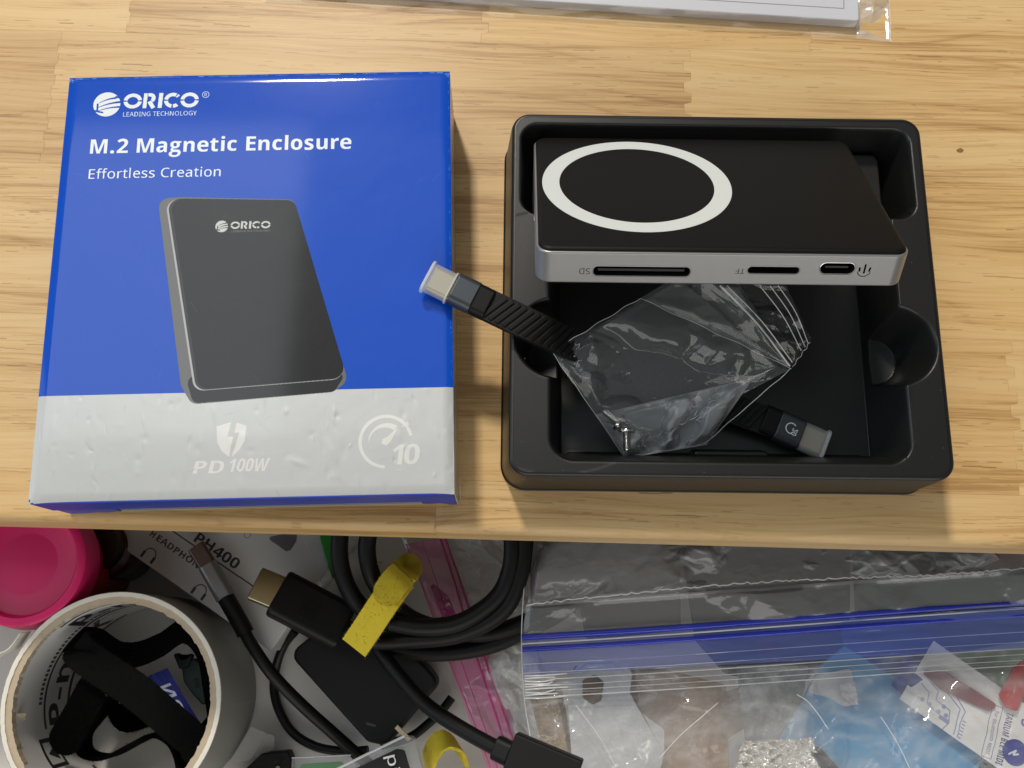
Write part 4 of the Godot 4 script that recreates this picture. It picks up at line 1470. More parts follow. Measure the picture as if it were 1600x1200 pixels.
func build_tape() -> void:
	var l := P(2, 1091, -50)
	var r := P(346, 1096, -50)
	var c := (l + r) / 2.0 + Vector3(0, 0, 0.0014)
	var rad := l.distance_to(r) / 2.0 / MM
	var t := thing("tape_roll", "nearly used-up roll of grey tape standing on end with straps inside", "tape roll", Vector3(c.x, -0.100, c.z))
	var grey := mat("grey_tape", Color(0.60, 0.60, 0.565), 0.42)
	var paper := mat("white_core_paper", Color.WHITE, 0.5)
	var brown := mat("brown_cardboard", Color(0.74, 0.68, 0.585), 0.85)
	var pale := mat("pale_tape_edge", Color(0.90, 0.885, 0.84), 0.7)
	var h := 50.0
	var wob := noise(21, 1.0, 2)
	obj("outer_wrap", lathe([[rad - 0.5, 0.3, 1], [rad, 0.4, 1], [rad, h - 0.15, 2], [rad - 0.25, h, 3]], 128), grey, t)
	obj("tape_edge", wobbly_ring(rad - 1.75, rad - 0.2, h, 0.10, wob, 3.0), pale, t)
	obj("core_rim", wobbly_ring(rad - 4.0, rad - 1.7, h - 0.5, 0.22, wob, 9.0), brown, t)
	# printed lining
	var k := 8.0
	var circ := TAU * (rad - 3.9)
	var img := Image.create(2048, 400, false, Image.FORMAT_RGB8)
	img.fill(Color(0.87, 0.87, 0.86))
	var sx := 2048.0 / circ
	var ink := Color(0.13, 0.12, 0.12)
	for q in [[0.445, 21.0], [0.63, 3.5], [0.13, 22.0], [0.88, 12.0]]:
		var x0: float = q[0] * circ
		var y0: float = q[1]
		stamp(img, x0, y0, sx, ink)
	for q in [[0.375, 15.0], [0.05, 20.0]]:
		var o := Vector2(q[0] * circ, q[1])
		ink_poly(img, PackedVector2Array([o, o + Vector2(12, 0), o + Vector2(12, 12), o + Vector2(0, 12)]), ink, sx)
		ink_poly(img, PackedVector2Array([o + Vector2(1.6, 1.6), o + Vector2(10.4, 1.6), o + Vector2(10.4, 10.4), o + Vector2(1.6, 10.4)]), Color(0.78, 0.78, 0.765), sx)
		ink_poly(img, PackedVector2Array([o + Vector2(3.0, 9.0), o + Vector2(6.0, 3.0), o + Vector2(9.0, 9.0)]), ink, sx)
	paper.albedo_texture = tex(img)
	obj("printed_core", core_mesh(rad - 3.9, h), paper, t)
	# torn ends of tape and paper
	var torn := mat("torn_paper", Color(0.82, 0.76, 0.66), 0.8)
	var e := P(12, 1120, -52) - t.position
	obj("torn_tab", crumple([e + Vector3(-0.002, 0.001, -0.001), e + Vector3(0.0045, -0.004, -0.001), e + Vector3(0.001, -0.010, 0.004), e + Vector3(-0.002, -0.004, 0.004)], 16, 16, 1.2, 23, 5.0), torn, t)
	var f := P(20, 1012, -53) - t.position
	obj("loose_tape_end", ribbon(smooth([P(40, 988, -51) - t.position, P(22, 1012, -52) - t.position, P(2, 1022, -56) - t.position, P(-40, 1040, -62) - t.position], 6), 7.0, 0.3, "edge"), pale, t)

func stamp(img: Image, x0: float, y0: float, sx: float, ink: Color) -> void:
	ink_poly(img, PackedVector2Array([Vector2(x0, y0), Vector2(x0 + 50, y0), Vector2(x0 + 50, y0 + 1.4), Vector2(x0, y0 + 1.4)]), ink, sx)
	ink_poly(img, PackedVector2Array([Vector2(x0, y0 + 17.6), Vector2(x0 + 50, y0 + 17.6), Vector2(x0 + 50, y0 + 19.6), Vector2(x0, y0 + 19.6)]), ink, sx)
	ink_text(img, "P-nYX", Vector2(x0 + 1.0, y0 + 15.6), 45.0, 12.0, ink, sx, 700)
	for i in 26:
		ink_poly(img, PackedVector2Array([Vector2(x0 + 9 + i * 1.7, y0 - 3.4), Vector2(x0 + 9 + i * 1.7 + 1.0, y0 - 3.4), Vector2(x0 + 9 + i * 1.7 + 1.0, y0 - 1.2), Vector2(x0 + 9 + i * 1.7, y0 - 1.2)]), Color(0.22, 0.21, 0.21), sx)
	for i in 30:
		ink_poly(img, PackedVector2Array([Vector2(x0 + i * 1.3, y0 + 22.4), Vector2(x0 + i * 1.3 + 0.8, y0 + 22.4), Vector2(x0 + i * 1.3 + 0.8, y0 + 24.0), Vector2(x0 + i * 1.3, y0 + 24.0)]), Color(0.62, 0.52, 0.50), sx)

func core_mesh(r: float, h: float) -> ArrayMesh:           # the lining, seen from inside; the picture runs round it with its top at the rim
	return sheet(160, 10, func(u: float, v: float) -> Vector3:
		var a := TAU * u
		return Vector3(cos(a) * r, h - 0.6 - v * (h - 1.0), sin(a) * r) * MM)

func wobbly_ring(r0: float, r1: float, h: float, rough: float, n: FastNoiseLite, f: float) -> ArrayMesh:
	var rings := []
	for i in 241:
		var a := TAU * (i % 240) / 240.0
		var d := Vector2(cos(a), sin(a))
		var w := rough * n.get_noise_2d(d.x * f * 4.0, d.y * f * 4.0) * 2.0
		var z := rough * n.get_noise_2d(d.x * f * 6.0 + 30.0, d.y * f * 6.0) * 2.0
		var ring := []
		for q in [[r0 + w, h - 3.0], [r0 + w, h + z], [r1, h + z * 0.5], [r1, h - 3.0]]:
			ring.append(Vector3(d.x * q[0], q[1], d.y * q[0]) * MM)
		rings.append(ring)
	return loft(rings, "sides", false)

func build_straps() -> void:
	var cloth := mat("black_hook_and_loop", Color(0.016, 0.016, 0.017), 0.95, 0.0, {"metallic_specular": 0.2})
	var weave := NoiseTexture2D.new()
	weave.width = 256
	weave.height = 256
	weave.seamless = true
	weave.as_normal_map = true
	weave.bump_strength = 14.0
	weave.noise = noise(71, 0.35, 2)
	cloth.normal_enabled = true
	cloth.normal_texture = weave
	cloth.uv1_triplanar = true
	cloth.uv1_scale = Vector3.ONE * 120.0
	var smooth_cloth := mat("black_woven_strap", Color(0.04, 0.04, 0.041), 0.85, 0.0, {"metallic_specular": 0.25})
	smooth_cloth.normal_enabled = true
	smooth_cloth.normal_texture = weave
	smooth_cloth.normal_scale = 0.5
	smooth_cloth.uv1_triplanar = true
	smooth_cloth.uv1_scale = Vector3.ONE * 160.0
	M.cloth = cloth
	var g := "black straps inside the tape roll"
	var t := thing("cable_strap", "smooth woven black strap lying on top across the inside of the tape roll", "cable strap", P(200, 1080, -62), g)
	var o := t.position
	obj("woven_band", ribbon(shifted(path([[148, 1024, -66], [120, 1008, -60], [128, 1022, -55.5], [165, 1048, -55], [215, 1082, -56.5], [265, 1125, -60], [306, 1160, -66]]), o), 12.0, 1.0), smooth_cloth, t)
	obj("looped_end", ribbon(shifted(path([[306, 1160, -66], [318, 1172, -68], [318, 1162, -74], [306, 1145, -79]]), o), 13.0, 1.0), smooth_cloth, t)
	t = thing("cable_strap", "fuzzy black strap with a rounded end beside the tape roll's printed core", "cable strap", P(130, 1110, -66), g)
	o = t.position
	obj("fuzzy_band", ribbon(shifted(path([[172, 1084, -72], [168, 1070, -66], [150, 1072, -63], [128, 1110, -64], [105, 1150, -66], [92, 1176, -68]]), o), 12.0, 1.6, "flat", true), cloth, t)
	t = thing("cable_strap", "black strap humped along the far inside wall of the tape roll", "cable strap", P(230, 1010, -66), g)
	o = t.position
	obj("fuzzy_band", ribbon(shifted(path([[116, 1000, -62], [150, 1004, -60], [185, 1022, -62], [215, 1022, -64], [250, 1008, -66], [288, 986, -68], [312, 1010, -72], [322, 1060, -76], [330, 1110, -80]]), o), 13.0, 1.5, Vector3(0.25, 0.75, 0.6)), cloth, t)
	t = thing("cable_strap", "black strap standing on edge in an S curve inside the tape roll", "cable strap", P(180, 1150, -80), g)
	o = t.position
	obj("fuzzy_band", ribbon(shifted(path([[190, 1070, -80], [176, 1095, -80], [150, 1125, -80], [132, 1150, -80], [136, 1176, -80], [170, 1182, -80], [215, 1160, -80], [245, 1147, -80], [272, 1160, -80], [285, 1190, -80], [284, 1220, -80]]), o), 13.0, 1.4, "edge"), cloth, t)
	t = thing("cable_strap", "short black strap end curled under the folded strap in the tape roll", "cable strap", P(215, 1120, -84), g)
	o = t.position
	obj("fuzzy_band", ribbon(shifted(path([[190, 1100, -78], [200, 1118, -82], [222, 1112, -84], [250, 1105, -84], [275, 1120, -84]]), o), 12.0, 1.4, "flat", true), cloth, t)
	var lint := mat("dark_lint", Color(0.03, 0.03, 0.03), 0.95)
	for strap in get_children():
		if str(strap.name).begins_with("cable_strap"):
			fuzz_all(strap, lint, 2600, 0.7)
	# blue lanyard with white letters
	t = thing("blue_lanyard", "blue woven ribbon with white lettering tucked under the straps in the tape roll", "lanyard", P(270, 1100, -72))
	o = t.position
	var img := Image.create(480, 160, false, Image.FORMAT_RGB8)
	img.fill(Color(0.13, 0.17, 0.52))
	for x in range(0, 480, 8):
		img.fill_rect(Rect2i(x, 0, 3, 160), Color(0.16, 0.21, 0.58))
	ink_text(img, "NU", Vector2(70, 118), 150, 78, Color(0.88, 0.90, 0.95), 1.0, 700)
	var m := mat("blue_ribbon", Color.WHITE, 0.6)
	m.albedo_texture = tex(img)
	var c := [P(232, 1056, -70) - o, P(262, 1044, -71) - o, P(342, 1180, -76) - o, P(308, 1192, -76) - o]
	obj("ribbon_band", crumple([c[0], c[3], c[2], c[1]], 40, 12, 0.8, 17, 3.0), m, t)
	t = thing("green_clip", "dark green plastic clip at the inner wall of the tape roll", "clip", P(300, 1060, -78))
	o = t.position
	var gm := mat("dark_green_plastic", Color(0.06, 0.17, 0.12), 0.5)
	slab("clip_body", [[282, 1035], [305, 1028], [326, 1050], [330, 1090], [318, 1105], [300, 1085], [286, 1065]], -76.0, 5.0, 2.0, 0.8, gm, t, o)
	slab("clip_hook", [[270, 1022], [278, 1020], [286, 1032], [296, 1020], [301, 1024], [294, 1042], [280, 1046]], -75.2, 3.0, 0.8, 0.4, gm, t, o)
	slab("clip_slot", [[303, 1060], [310, 1058], [312, 1074], [305, 1076]], -75.85, 0.3, 0.6, 0.05, M.dark, t, o)

# loose fibres standing off a band's edges and faces: far too many to count
func fuzz(parent: Node, band: MeshInstance3D, many: int, len_mm: float, m: Material, seed_: int) -> void:
	var g := RandomNumberGenerator.new()
	g.seed = seed_
	var a := band.mesh.surface_get_arrays(0)
	var src: PackedVector3Array = a[Mesh.ARRAY_VERTEX]
	var nrm: PackedVector3Array = a[Mesh.ARRAY_NORMAL]
	var ix: PackedInt32Array = a[Mesh.ARRAY_INDEX] if a[Mesh.ARRAY_INDEX] != null else PackedInt32Array(range(src.size()))
	var v := PackedVector3Array()
	var n := PackedVector3Array()
	var uv := PackedVector2Array()
	var idx := PackedInt32Array()
	for i in many:
		var t := g.randi_range(0, ix.size() / 3 - 1) * 3
		var r0 := g.randf()
		var r1 := g.randf() * (1.0 - r0)
		var p := src[ix[t]] * (1.0 - r0 - r1) + src[ix[t + 1]] * r0 + src[ix[t + 2]] * r1
		var d := (nrm[ix[t]] * 0.8 + Vector3(g.randfn(), g.randfn(), g.randfn()) * 0.7).normalized()
		var w := d.cross(Vector3(g.randfn(), g.randfn(), g.randfn())).normalized() * 0.000045
		var bend := Vector3(g.randfn(), g.randfn(), g.randfn()) * 0.00016
		var l := len_mm * MM * g.randf_range(0.3, 1.0)
		var f := v.size()
		v.append_array([p + w, p - w, p + d * l * 0.6 + w + bend, p + d * l * 0.6 - w + bend, p + d * l + bend * 3.0])
		for k in 5:
			n.append(nrm[ix[t]])
			uv.append(Vector2.ZERO)
		idx.append_array([f, f + 1, f + 2, f + 1, f + 3, f + 2, f + 2, f + 3, f + 4])
	var o := obj("fuzz", arrays(v, n, uv, idx), m, parent)
	o.set_meta("kind", "stuff")

func fuzz_all(t: Node, m: Material, many: int, len_mm: float) -> void:
	for c in t.get_children():
		if str(c.name) != "fuzz" and not str(c.name).begins_with("fuzz_"):
			fuzz(t, c, many, len_mm, m, many + t.get_child_count())

func shifted(pts: Array, by: Vector3) -> Array:
	return pts.map(func(p): return p - by)

func build_white_box() -> void:
	var y := -75.0
	var c := P(423, 1018, y)
	var t := thing("white_product_box", "white product box printed with headphone symbols and a model number", "box", Vector3(c.x, -0.100, c.z))
	var a := P(157, 832, y)
	var u := (c - a).normalized()                 # along the lettering
	var v := Vector3(-u.z, 0, u.x)                # down the page
	var len := 118.0
	var wid := 62.0
	# print, in mm from the far left corner: x along u, y along v (towards the viewer); the corner c is at (len, wid)
	var k := 10.0
	var img := Image.create(int(len * k), int(wid * k), false, Image.FORMAT_RGB8)
	img.fill(Color(0.80, 0.80, 0.79))
	var at := func(px: float, py: float) -> Vector2:
		var d := P(px, py, y) - c
		return Vector2(len + d.dot(u) / MM, wid + d.dot(v) / MM)
	var ink := Color(0.20, 0.20, 0.21)
	var p0: Vector2 = at.call(303, 842)
	ink_text(img, "PH400", p0 + Vector2(0.3, 0.9), 20.5, 4.1, ink, k, 700)
	var h0: Vector2 = at.call(244, 838)
	ink_text(img, "EADPHONE AMP", h0 + Vector2(0.6, 1.4), 34.0, 2.5, Color(0.25, 0.25, 0.26), k, 700)
	ink_text(img, "H", h0 + Vector2(-2.5, 1.4), 1.9, 2.5, Color(0.25, 0.25, 0.26), k, 700)
	ink_line(img, [at.call(262, 825), at.call(400, 920)], 0.5, ink, k)
	for q in [[233, 868], [312, 925]]:
		var o: Vector2 = at.call(q[0], q[1])
		ink_arc(img, o, 2.4, 2.6, 0.4, 0.4, 0, 180, ink, k)
		for s in [-1, 1]:
			ink_poly(img, PackedVector2Array([o + Vector2(s * 2.4 - 0.55, -0.3), o + Vector2(s * 2.4 + 0.55, -0.3), o + Vector2(s * 2.4 + 0.55, 2.4), o + Vector2(s * 2.4 - 0.55, 2.4)]), ink, k)
	ink_poly(img, rounded_poly(PackedVector2Array([at.call(417, 840), at.call(466, 830), at.call(464, 846), at.call(455, 860), at.call(448, 862)]), 0.8).p, Color(0.42, 0.42, 0.43), k)
	ink_arc(img, at.call(387, 836), 1.2, 1.2, 0.25, 0.25, 0, 360, Color(0.45, 0.45, 0.46), k)
	var m := mat("matt_white_card", Color.WHITE, 0.5)
	m.albedo_texture = tex(img)
	var corner := c - u * len * MM - v * wid * MM
	var plain := mat("white_card_side", Color(0.78, 0.78, 0.77), 0.5)
	var basis := Basis(u, Vector3.UP, -u.cross(Vector3.UP) * -1.0)
	var frame_ := Transform3D(Basis(u, Vector3.UP, v), Vector3(corner.x, 0, corner.z) - Vector3(t.position.x, 0, t.position.z))
	obj("printed_lid", sheet(2, 2, func(a2: float, b2: float) -> Vector3: return Vector3(0.3 + a2 * (len - 0.6), 25.05, 0.3 + b2 * (wid - 0.6)) * MM), m, t, frame_)
	obj("card_body", rbox(len, 25.0, wid, 0.6, 0.4), plain, t, frame_ * Transform3D(Basis(), Vector3(len / 2, 0, wid / 2) * MM))
	var gt := thing("green_pouch", "bright green packet edge between the white box and the coiled cable", "packet", P(508, 870, -72))
	slab("green_card", [[498, 835], [530, 835], [530, 900], [519, 905]], -72, 20, 1.0, 0.4, mat("green_card", Color(0.08, 0.48, 0.12), 0.5), gt, gt.position)
	var cf := film("clear_wrap", Color(0.8, 0.82, 0.84), 0.25, 0.2)
	slab("clear_wrap", [[476, 835], [497, 835], [517, 908], [505, 925], [498, 900]], -73, 0.4, 1.0, 0.1, cf, gt, gt.position)

func build_cables() -> void:
	# charging cable with a bare metal plug
	var t := thing("usb_cable", "black cable with a slim silver-grey plug resting on the white box", "cable", P(340, 910, -66))
	var o := t.position
	var a := P(306, 853, -66.5)
	var b := P(324, 882, -66.8)
	var c := P(353, 934, -67.2)
	var d := P(378, 978, -68.0)
	for q in [["plug_shell", a, b, 6.8, 2.4, 1.1, mat("brown_oxide_shell", Color(0.46, 0.39, 0.35), 0.3, 0.8)], ["plug_body", b, c, 7.4, 5.2, 2.5, mat("bare_grey_metal", Color(0.55, 0.55, 0.55), 0.34, 0.6)]]:
		var fr := frame(q[1], q[2] - q[1])
		obj(q[0], plug_mesh(q[3], q[4], (q[1] as Vector3).distance_to(q[2]) / MM, q[5], 0.3), q[6], t, Transform3D(Basis(fr.basis.z, fr.basis.x, fr.basis.y), q[1] - o))
	var boot := []
	var bp := smooth([c, d, P(384, 990, -68.3)], 8)
	obj("cable_boot", tube(shifted(bp, o), 3.3, 14), M.rubber, t)
	obj("cord", tube(shifted(path([[376, 974, -68], [392, 1005, -69], [425, 1053, -73], [470, 1100, -80], [520, 1145, -86], [565, 1185, -89], [600, 1215, -90]]), o), 2.35, 14), M.rubber, t)
	# adapter block with its own thin cord
	t = thing("adapter_block", "black slab-shaped adapter block under the yellow tie", "adapter", P(565, 1080, -100))
	o = t.position
	slab("case", [[450, 1022], [512, 972], [604, 972], [688, 1066], [604, 1166], [574, 1160]], -80, 18, 4.0, 1.6, M.rubber_matt, t, o)
	slab("moulded_scuff", [[570, 1128], [586, 1132], [588, 1136], [574, 1133]], -79.97, 0.1, 0.3, 0.02, mat("scuff", Color(0.25, 0.25, 0.25), 0.7), t, o)
	obj("thin_cord", tube(shifted(path([[462, 985, -84], [444, 1008, -90], [432, 1040, -95], [428, 1075, -97], [436, 1110, -97], [458, 1145, -97], [495, 1167, -97], [540, 1174, -97], [575, 1172, -96]]), o), 1.75, 12), M.rubber, t)
	obj("thin_cord", tube(shifted(path([[596, 1164, -90], [640, 1152, -95], [670, 1130, -96], [692, 1108, -96], [706, 1090, -96]]), o), 1.75, 12), M.rubber, t)
	# video cable: plug, and the coil held by the tie
	t = thing("video_cable", "thick black video cable in a coil with a gold-plated plug", "cable", P(620, 940, -66))
	o = t.position
	var p0 := P(399, 912, -60.5)
	var p1 := P(433, 926, -61.5)
	var p2 := P(540, 982, -67)
	var fr := frame(p0, p1 - p0)
	var tilt := Basis(fr.basis.x, deg_to_rad(-14.0))
	obj("gold_plug", plug_mesh(12.6, 4.4, p0.distance_to(p1) / MM + 0.6, 1.0, 0.2), M.gold, t, Transform3D(tilt * Basis(fr.basis.z, fr.basis.x, fr.basis.y), p0 - o))
	obj("plug_opening", plug_mesh(11.2, 3.2, 0.3, 0.6, 0.05), M.dark, t, Transform3D(tilt * Basis(fr.basis.z, fr.basis.x, fr.basis.y), p0 - o - fr.basis.x * 0.0002))
	fr = frame(p1, p2 - p1)
	tilt = Basis(fr.basis.x, deg_to_rad(-14.0))
	obj("plug_grip", plug_mesh(17.5, 10.5, p1.distance_to(p2) / MM, 2.6, 1.4), M.rubber, t, Transform3D(tilt * Basis(fr.basis.z, fr.basis.x, fr.basis.y), p1 - o))
	for i in 5:
		var f := 0.36 + i * 0.05
		obj("grip_groove", plug_mesh(7.0, 0.5, 0.7, 0.2, 0.1), M.rubber, t, Transform3D(tilt * Basis(fr.basis.z, fr.basis.x, fr.basis.y), p1.lerp(p2, f) - o + fr.basis.y * 0.0054))
	var coils := [
		[[540, 982, -67], [580, 1000, -68], [640, 1000, -66], [720, 990, -62], [785, 955, -58], [812, 900, -55], [818, 850, -53], [812, 800, -51], [780, 760, -50], [690, 740, -49], [600, 755, -50], [545, 800, -52], [530, 850, -54], [538, 905, -57], [566, 950, -60], [610, 972, -60]],
		[[610, 972, -60], [660, 980, -59], [720, 972, -58], [775, 935, -56], [797, 890, -54], [800, 840, -52], [790, 790, -51], [740, 755, -50], [660, 755, -50], [600, 790, -51], [575, 840, -53], [578, 890, -56], [600, 930, -60], [640, 965, -64], [690, 985, -68]],
		[[548, 985, -72], [600, 1008, -74], [680, 1020, -74], [760, 1010, -72], [820, 985, -70], [870, 960, -69], [920, 920, -68]],
		[[690, 985, -68], [760, 990, -69], [830, 968, -67], [880, 930, -66], [910, 880, -65]],
	]
	for q in coils:
		obj("cord", tube(shifted(path(q, 8), o), 3.3, 14), M.rubber, t)
	# yellow tie round the coil
	var felt := mat("yellow_felt", Color(0.95, 0.855, 0.24), 0.95)
	felt.rim_enabled = true
	felt.rim = 0.25
	var fuzz := NoiseTexture2D.new()
	fuzz.width = 256
	fuzz.height = 256
	fuzz.seamless = true
	fuzz.as_normal_map = true
	fuzz.bump_strength = 8.0
	fuzz.noise = noise(73, 0.2, 3)
	felt.normal_enabled = true
	felt.normal_texture = fuzz
	felt.uv1_triplanar = true
	felt.uv1_scale = Vector3.ONE * 90.0
	M.felt = felt
	t = thing("yellow_tie", "yellow hook-and-loop tie wrapped round the coiled cable", "cable tie", P(590, 960, -58))
	o = t.position
	obj("long_tail", ribbon(shifted(path([[554, 1011, -60], [575, 980, -56], [596, 948, -52.5], [612, 925, -52], [626, 905, -54]]), o), 10.6, 1.8), felt, t)
	obj("rounded_tab", ribbon(shifted(path([[629, 897, -52.5], [618, 908, -50.6], [604, 928, -50.2], [596, 943, -50.2]]), o), 10.6, 2.0, "flat", true), felt, t)
	obj("wrapped_loop", ribbon(shifted(path([[629, 897, -52.5], [636, 888, -56], [636, 888, -66], [620, 905, -70]]), o), 10.6, 1.0), felt, t)
	t = thing("yellow_tie", "yellow felt tie bent over near the clear card cases", "cable tie", P(690, 1175, -84))
	o = t.position
	obj("bent_band", ribbon(shifted(path([[676, 1215, -90], [670, 1190, -84], [680, 1166, -80], [698, 1156, -79], [716, 1166, -82], [724, 1190, -88]]), o), 10.0, 1.2, Vector3(0.45, 0.75, 0.5)), felt, t)
	for tie in get_children():
		if str(tie.name).begins_with("yellow_tie"):
			fuzz_all(tie, felt, 900, 0.6)
	# the thick cord that ends in a black block
	t = thing("power_cable", "black cord ending in a square black plug over the pink-edged bag", "cable", P(720, 1140, -70))
	o = t.position
	obj("cord", tube(shifted(path([[575, 985, -75], [596, 1020, -72], [630, 1064, -67], [668, 1103, -61], [720, 1138, -53], [770, 1166, -46], [786, 1173, -44]]), o), 2.75, 14), M.rubber, t)
	var k0 := P(776, 1168, -45.0)
	var k1 := P(796, 1178, -43)
	fr = frame(k0, k1 - k0)
	obj("plug_neck", plug_mesh(8.5, 7.5, k0.distance_to(k1) / MM + 1.0, 2.5, 0.5), M.rubber, t, Transform3D(Basis(fr.basis.z, fr.basis.x, fr.basis.y), k0 - o))
	var k2 := P(900, 1222, -40)
	fr = frame(k1, k2 - k1)
	obj("plug_block", plug_mesh(13.5, 10.5, k1.distance_to(k2) / MM, 1.0, 0.5), M.rubber_matt, t, Transform3D(Basis(fr.basis.z, fr.basis.x, fr.basis.y), k1 - o + fr.basis.z * -0.0008))
	# dark hook of wire seen beyond the tie
	t = thing("wire_end", "short bare wire end poking out beside the yellow tie", "wire", P(588, 880, -62))
	obj("bent_wire", tube(shifted(path([[584, 885, -62], [590, 880, -60], [596, 879, -62]]), t.position), 0.5, 8), M.steel, t)

func build_pink_bag() -> void:
	var t := thing("pink_seal_bag", "clear plastic bag with a pink press seal lying under the coiled cable", "plastic bag", P(730, 1000, -85))
	var o := t.position
	var y := -84.0
	var c := [P(612, 800, y) - o, P(800, 800, y + 4) - o, P(886, 1230, y + 6) - o, P(778, 1230, y) - o]
	obj("crinkled_film", creased(c, 80, 140, 90, 0.9, 101, 1.2), M.hazy, t)
	var c2 := [P(690, 800, y + 2) - o, P(800, 800, y + 5) - o, P(890, 1230, y + 7) - o, P(812, 1230, y + 3) - o]
	var white := film("cloudy_film", Color(0.88, 0.88, 0.87), 0.42, 0.10)
	white.normal_enabled = true
	white.normal_texture = M.bag_film.normal_texture
	white.uv1_triplanar = true
	white.uv1_scale = Vector3.ONE * 14.0
	obj("cloudy_fold", creased(c2, 70, 180, 80, 0.7, 105, 1.2), white, t)
	var pink := film("pink_film", Color(0.86, 0.28, 0.60), 0.44, 0.10)
	var pc := [P(622, 800, y + 3) - o, P(684, 800, y + 3) - o, P(796, 1230, y + 3.5) - o, P(738, 1230, y + 3.5) - o]
	pc = [P(634, 850, y + 3) - o, P(696, 840, y + 3) - o, P(836, 1215, y + 3.5) - o, P(770, 1225, y + 3.5) - o]
	obj("pink_seal_strip", creased(pc, 40, 120, 60, 0.45, 111, 0.6), pink, t)
	var deep := film("deep_pink_ridge", Color(0.80, 0.16, 0.48), 0.6, 0.16)
	for q in [[688, 842, 800, 1200], [696, 842, 815, 1200], [634, 850, 772, 1215], [660, 846, 782, 1215]]:
		var pts := []
		for i in 15:
			pts.append(P(lerpf(q[0], q[2], i / 14.0) + sin(i * 0.7) * 1.2, lerpf(q[1], q[3], i / 14.0), y + 4.0) - o)
		obj("seal_ridge", tube(pts, 0.42 if q[0] > 680 else 0.16, 6), deep, t)
	# dark card inside
	slab("dark_insert", [[668, 905], [700, 930], [722, 985], [700, 990]], y - 6, 1.0, 1.0, 0.2, mat("dark_insert", Color(0.10, 0.06, 0.09), 0.6), t, o)
	var b := thing("brown_strap_pack", "brown glossy wrapped item between the two plastic bags", "packet", P(845, 1130, -80))
	var bm := mat("glossy_brown_wrap", Color(0.60, 0.50, 0.38), 0.2)
	bm.normal_enabled = true
	bm.normal_texture = M.bag_film.normal_texture
	bm.normal_scale = 1.5
	obj("brown_wrap", creased([P(826, 1080, -74) - b.position, P(878, 1075, -72) - b.position, P(905, 1230, -70) - b.position, P(862, 1230, -70) - b.position], 50, 80, 40, 0.7, 121, 1.0), bm, b)

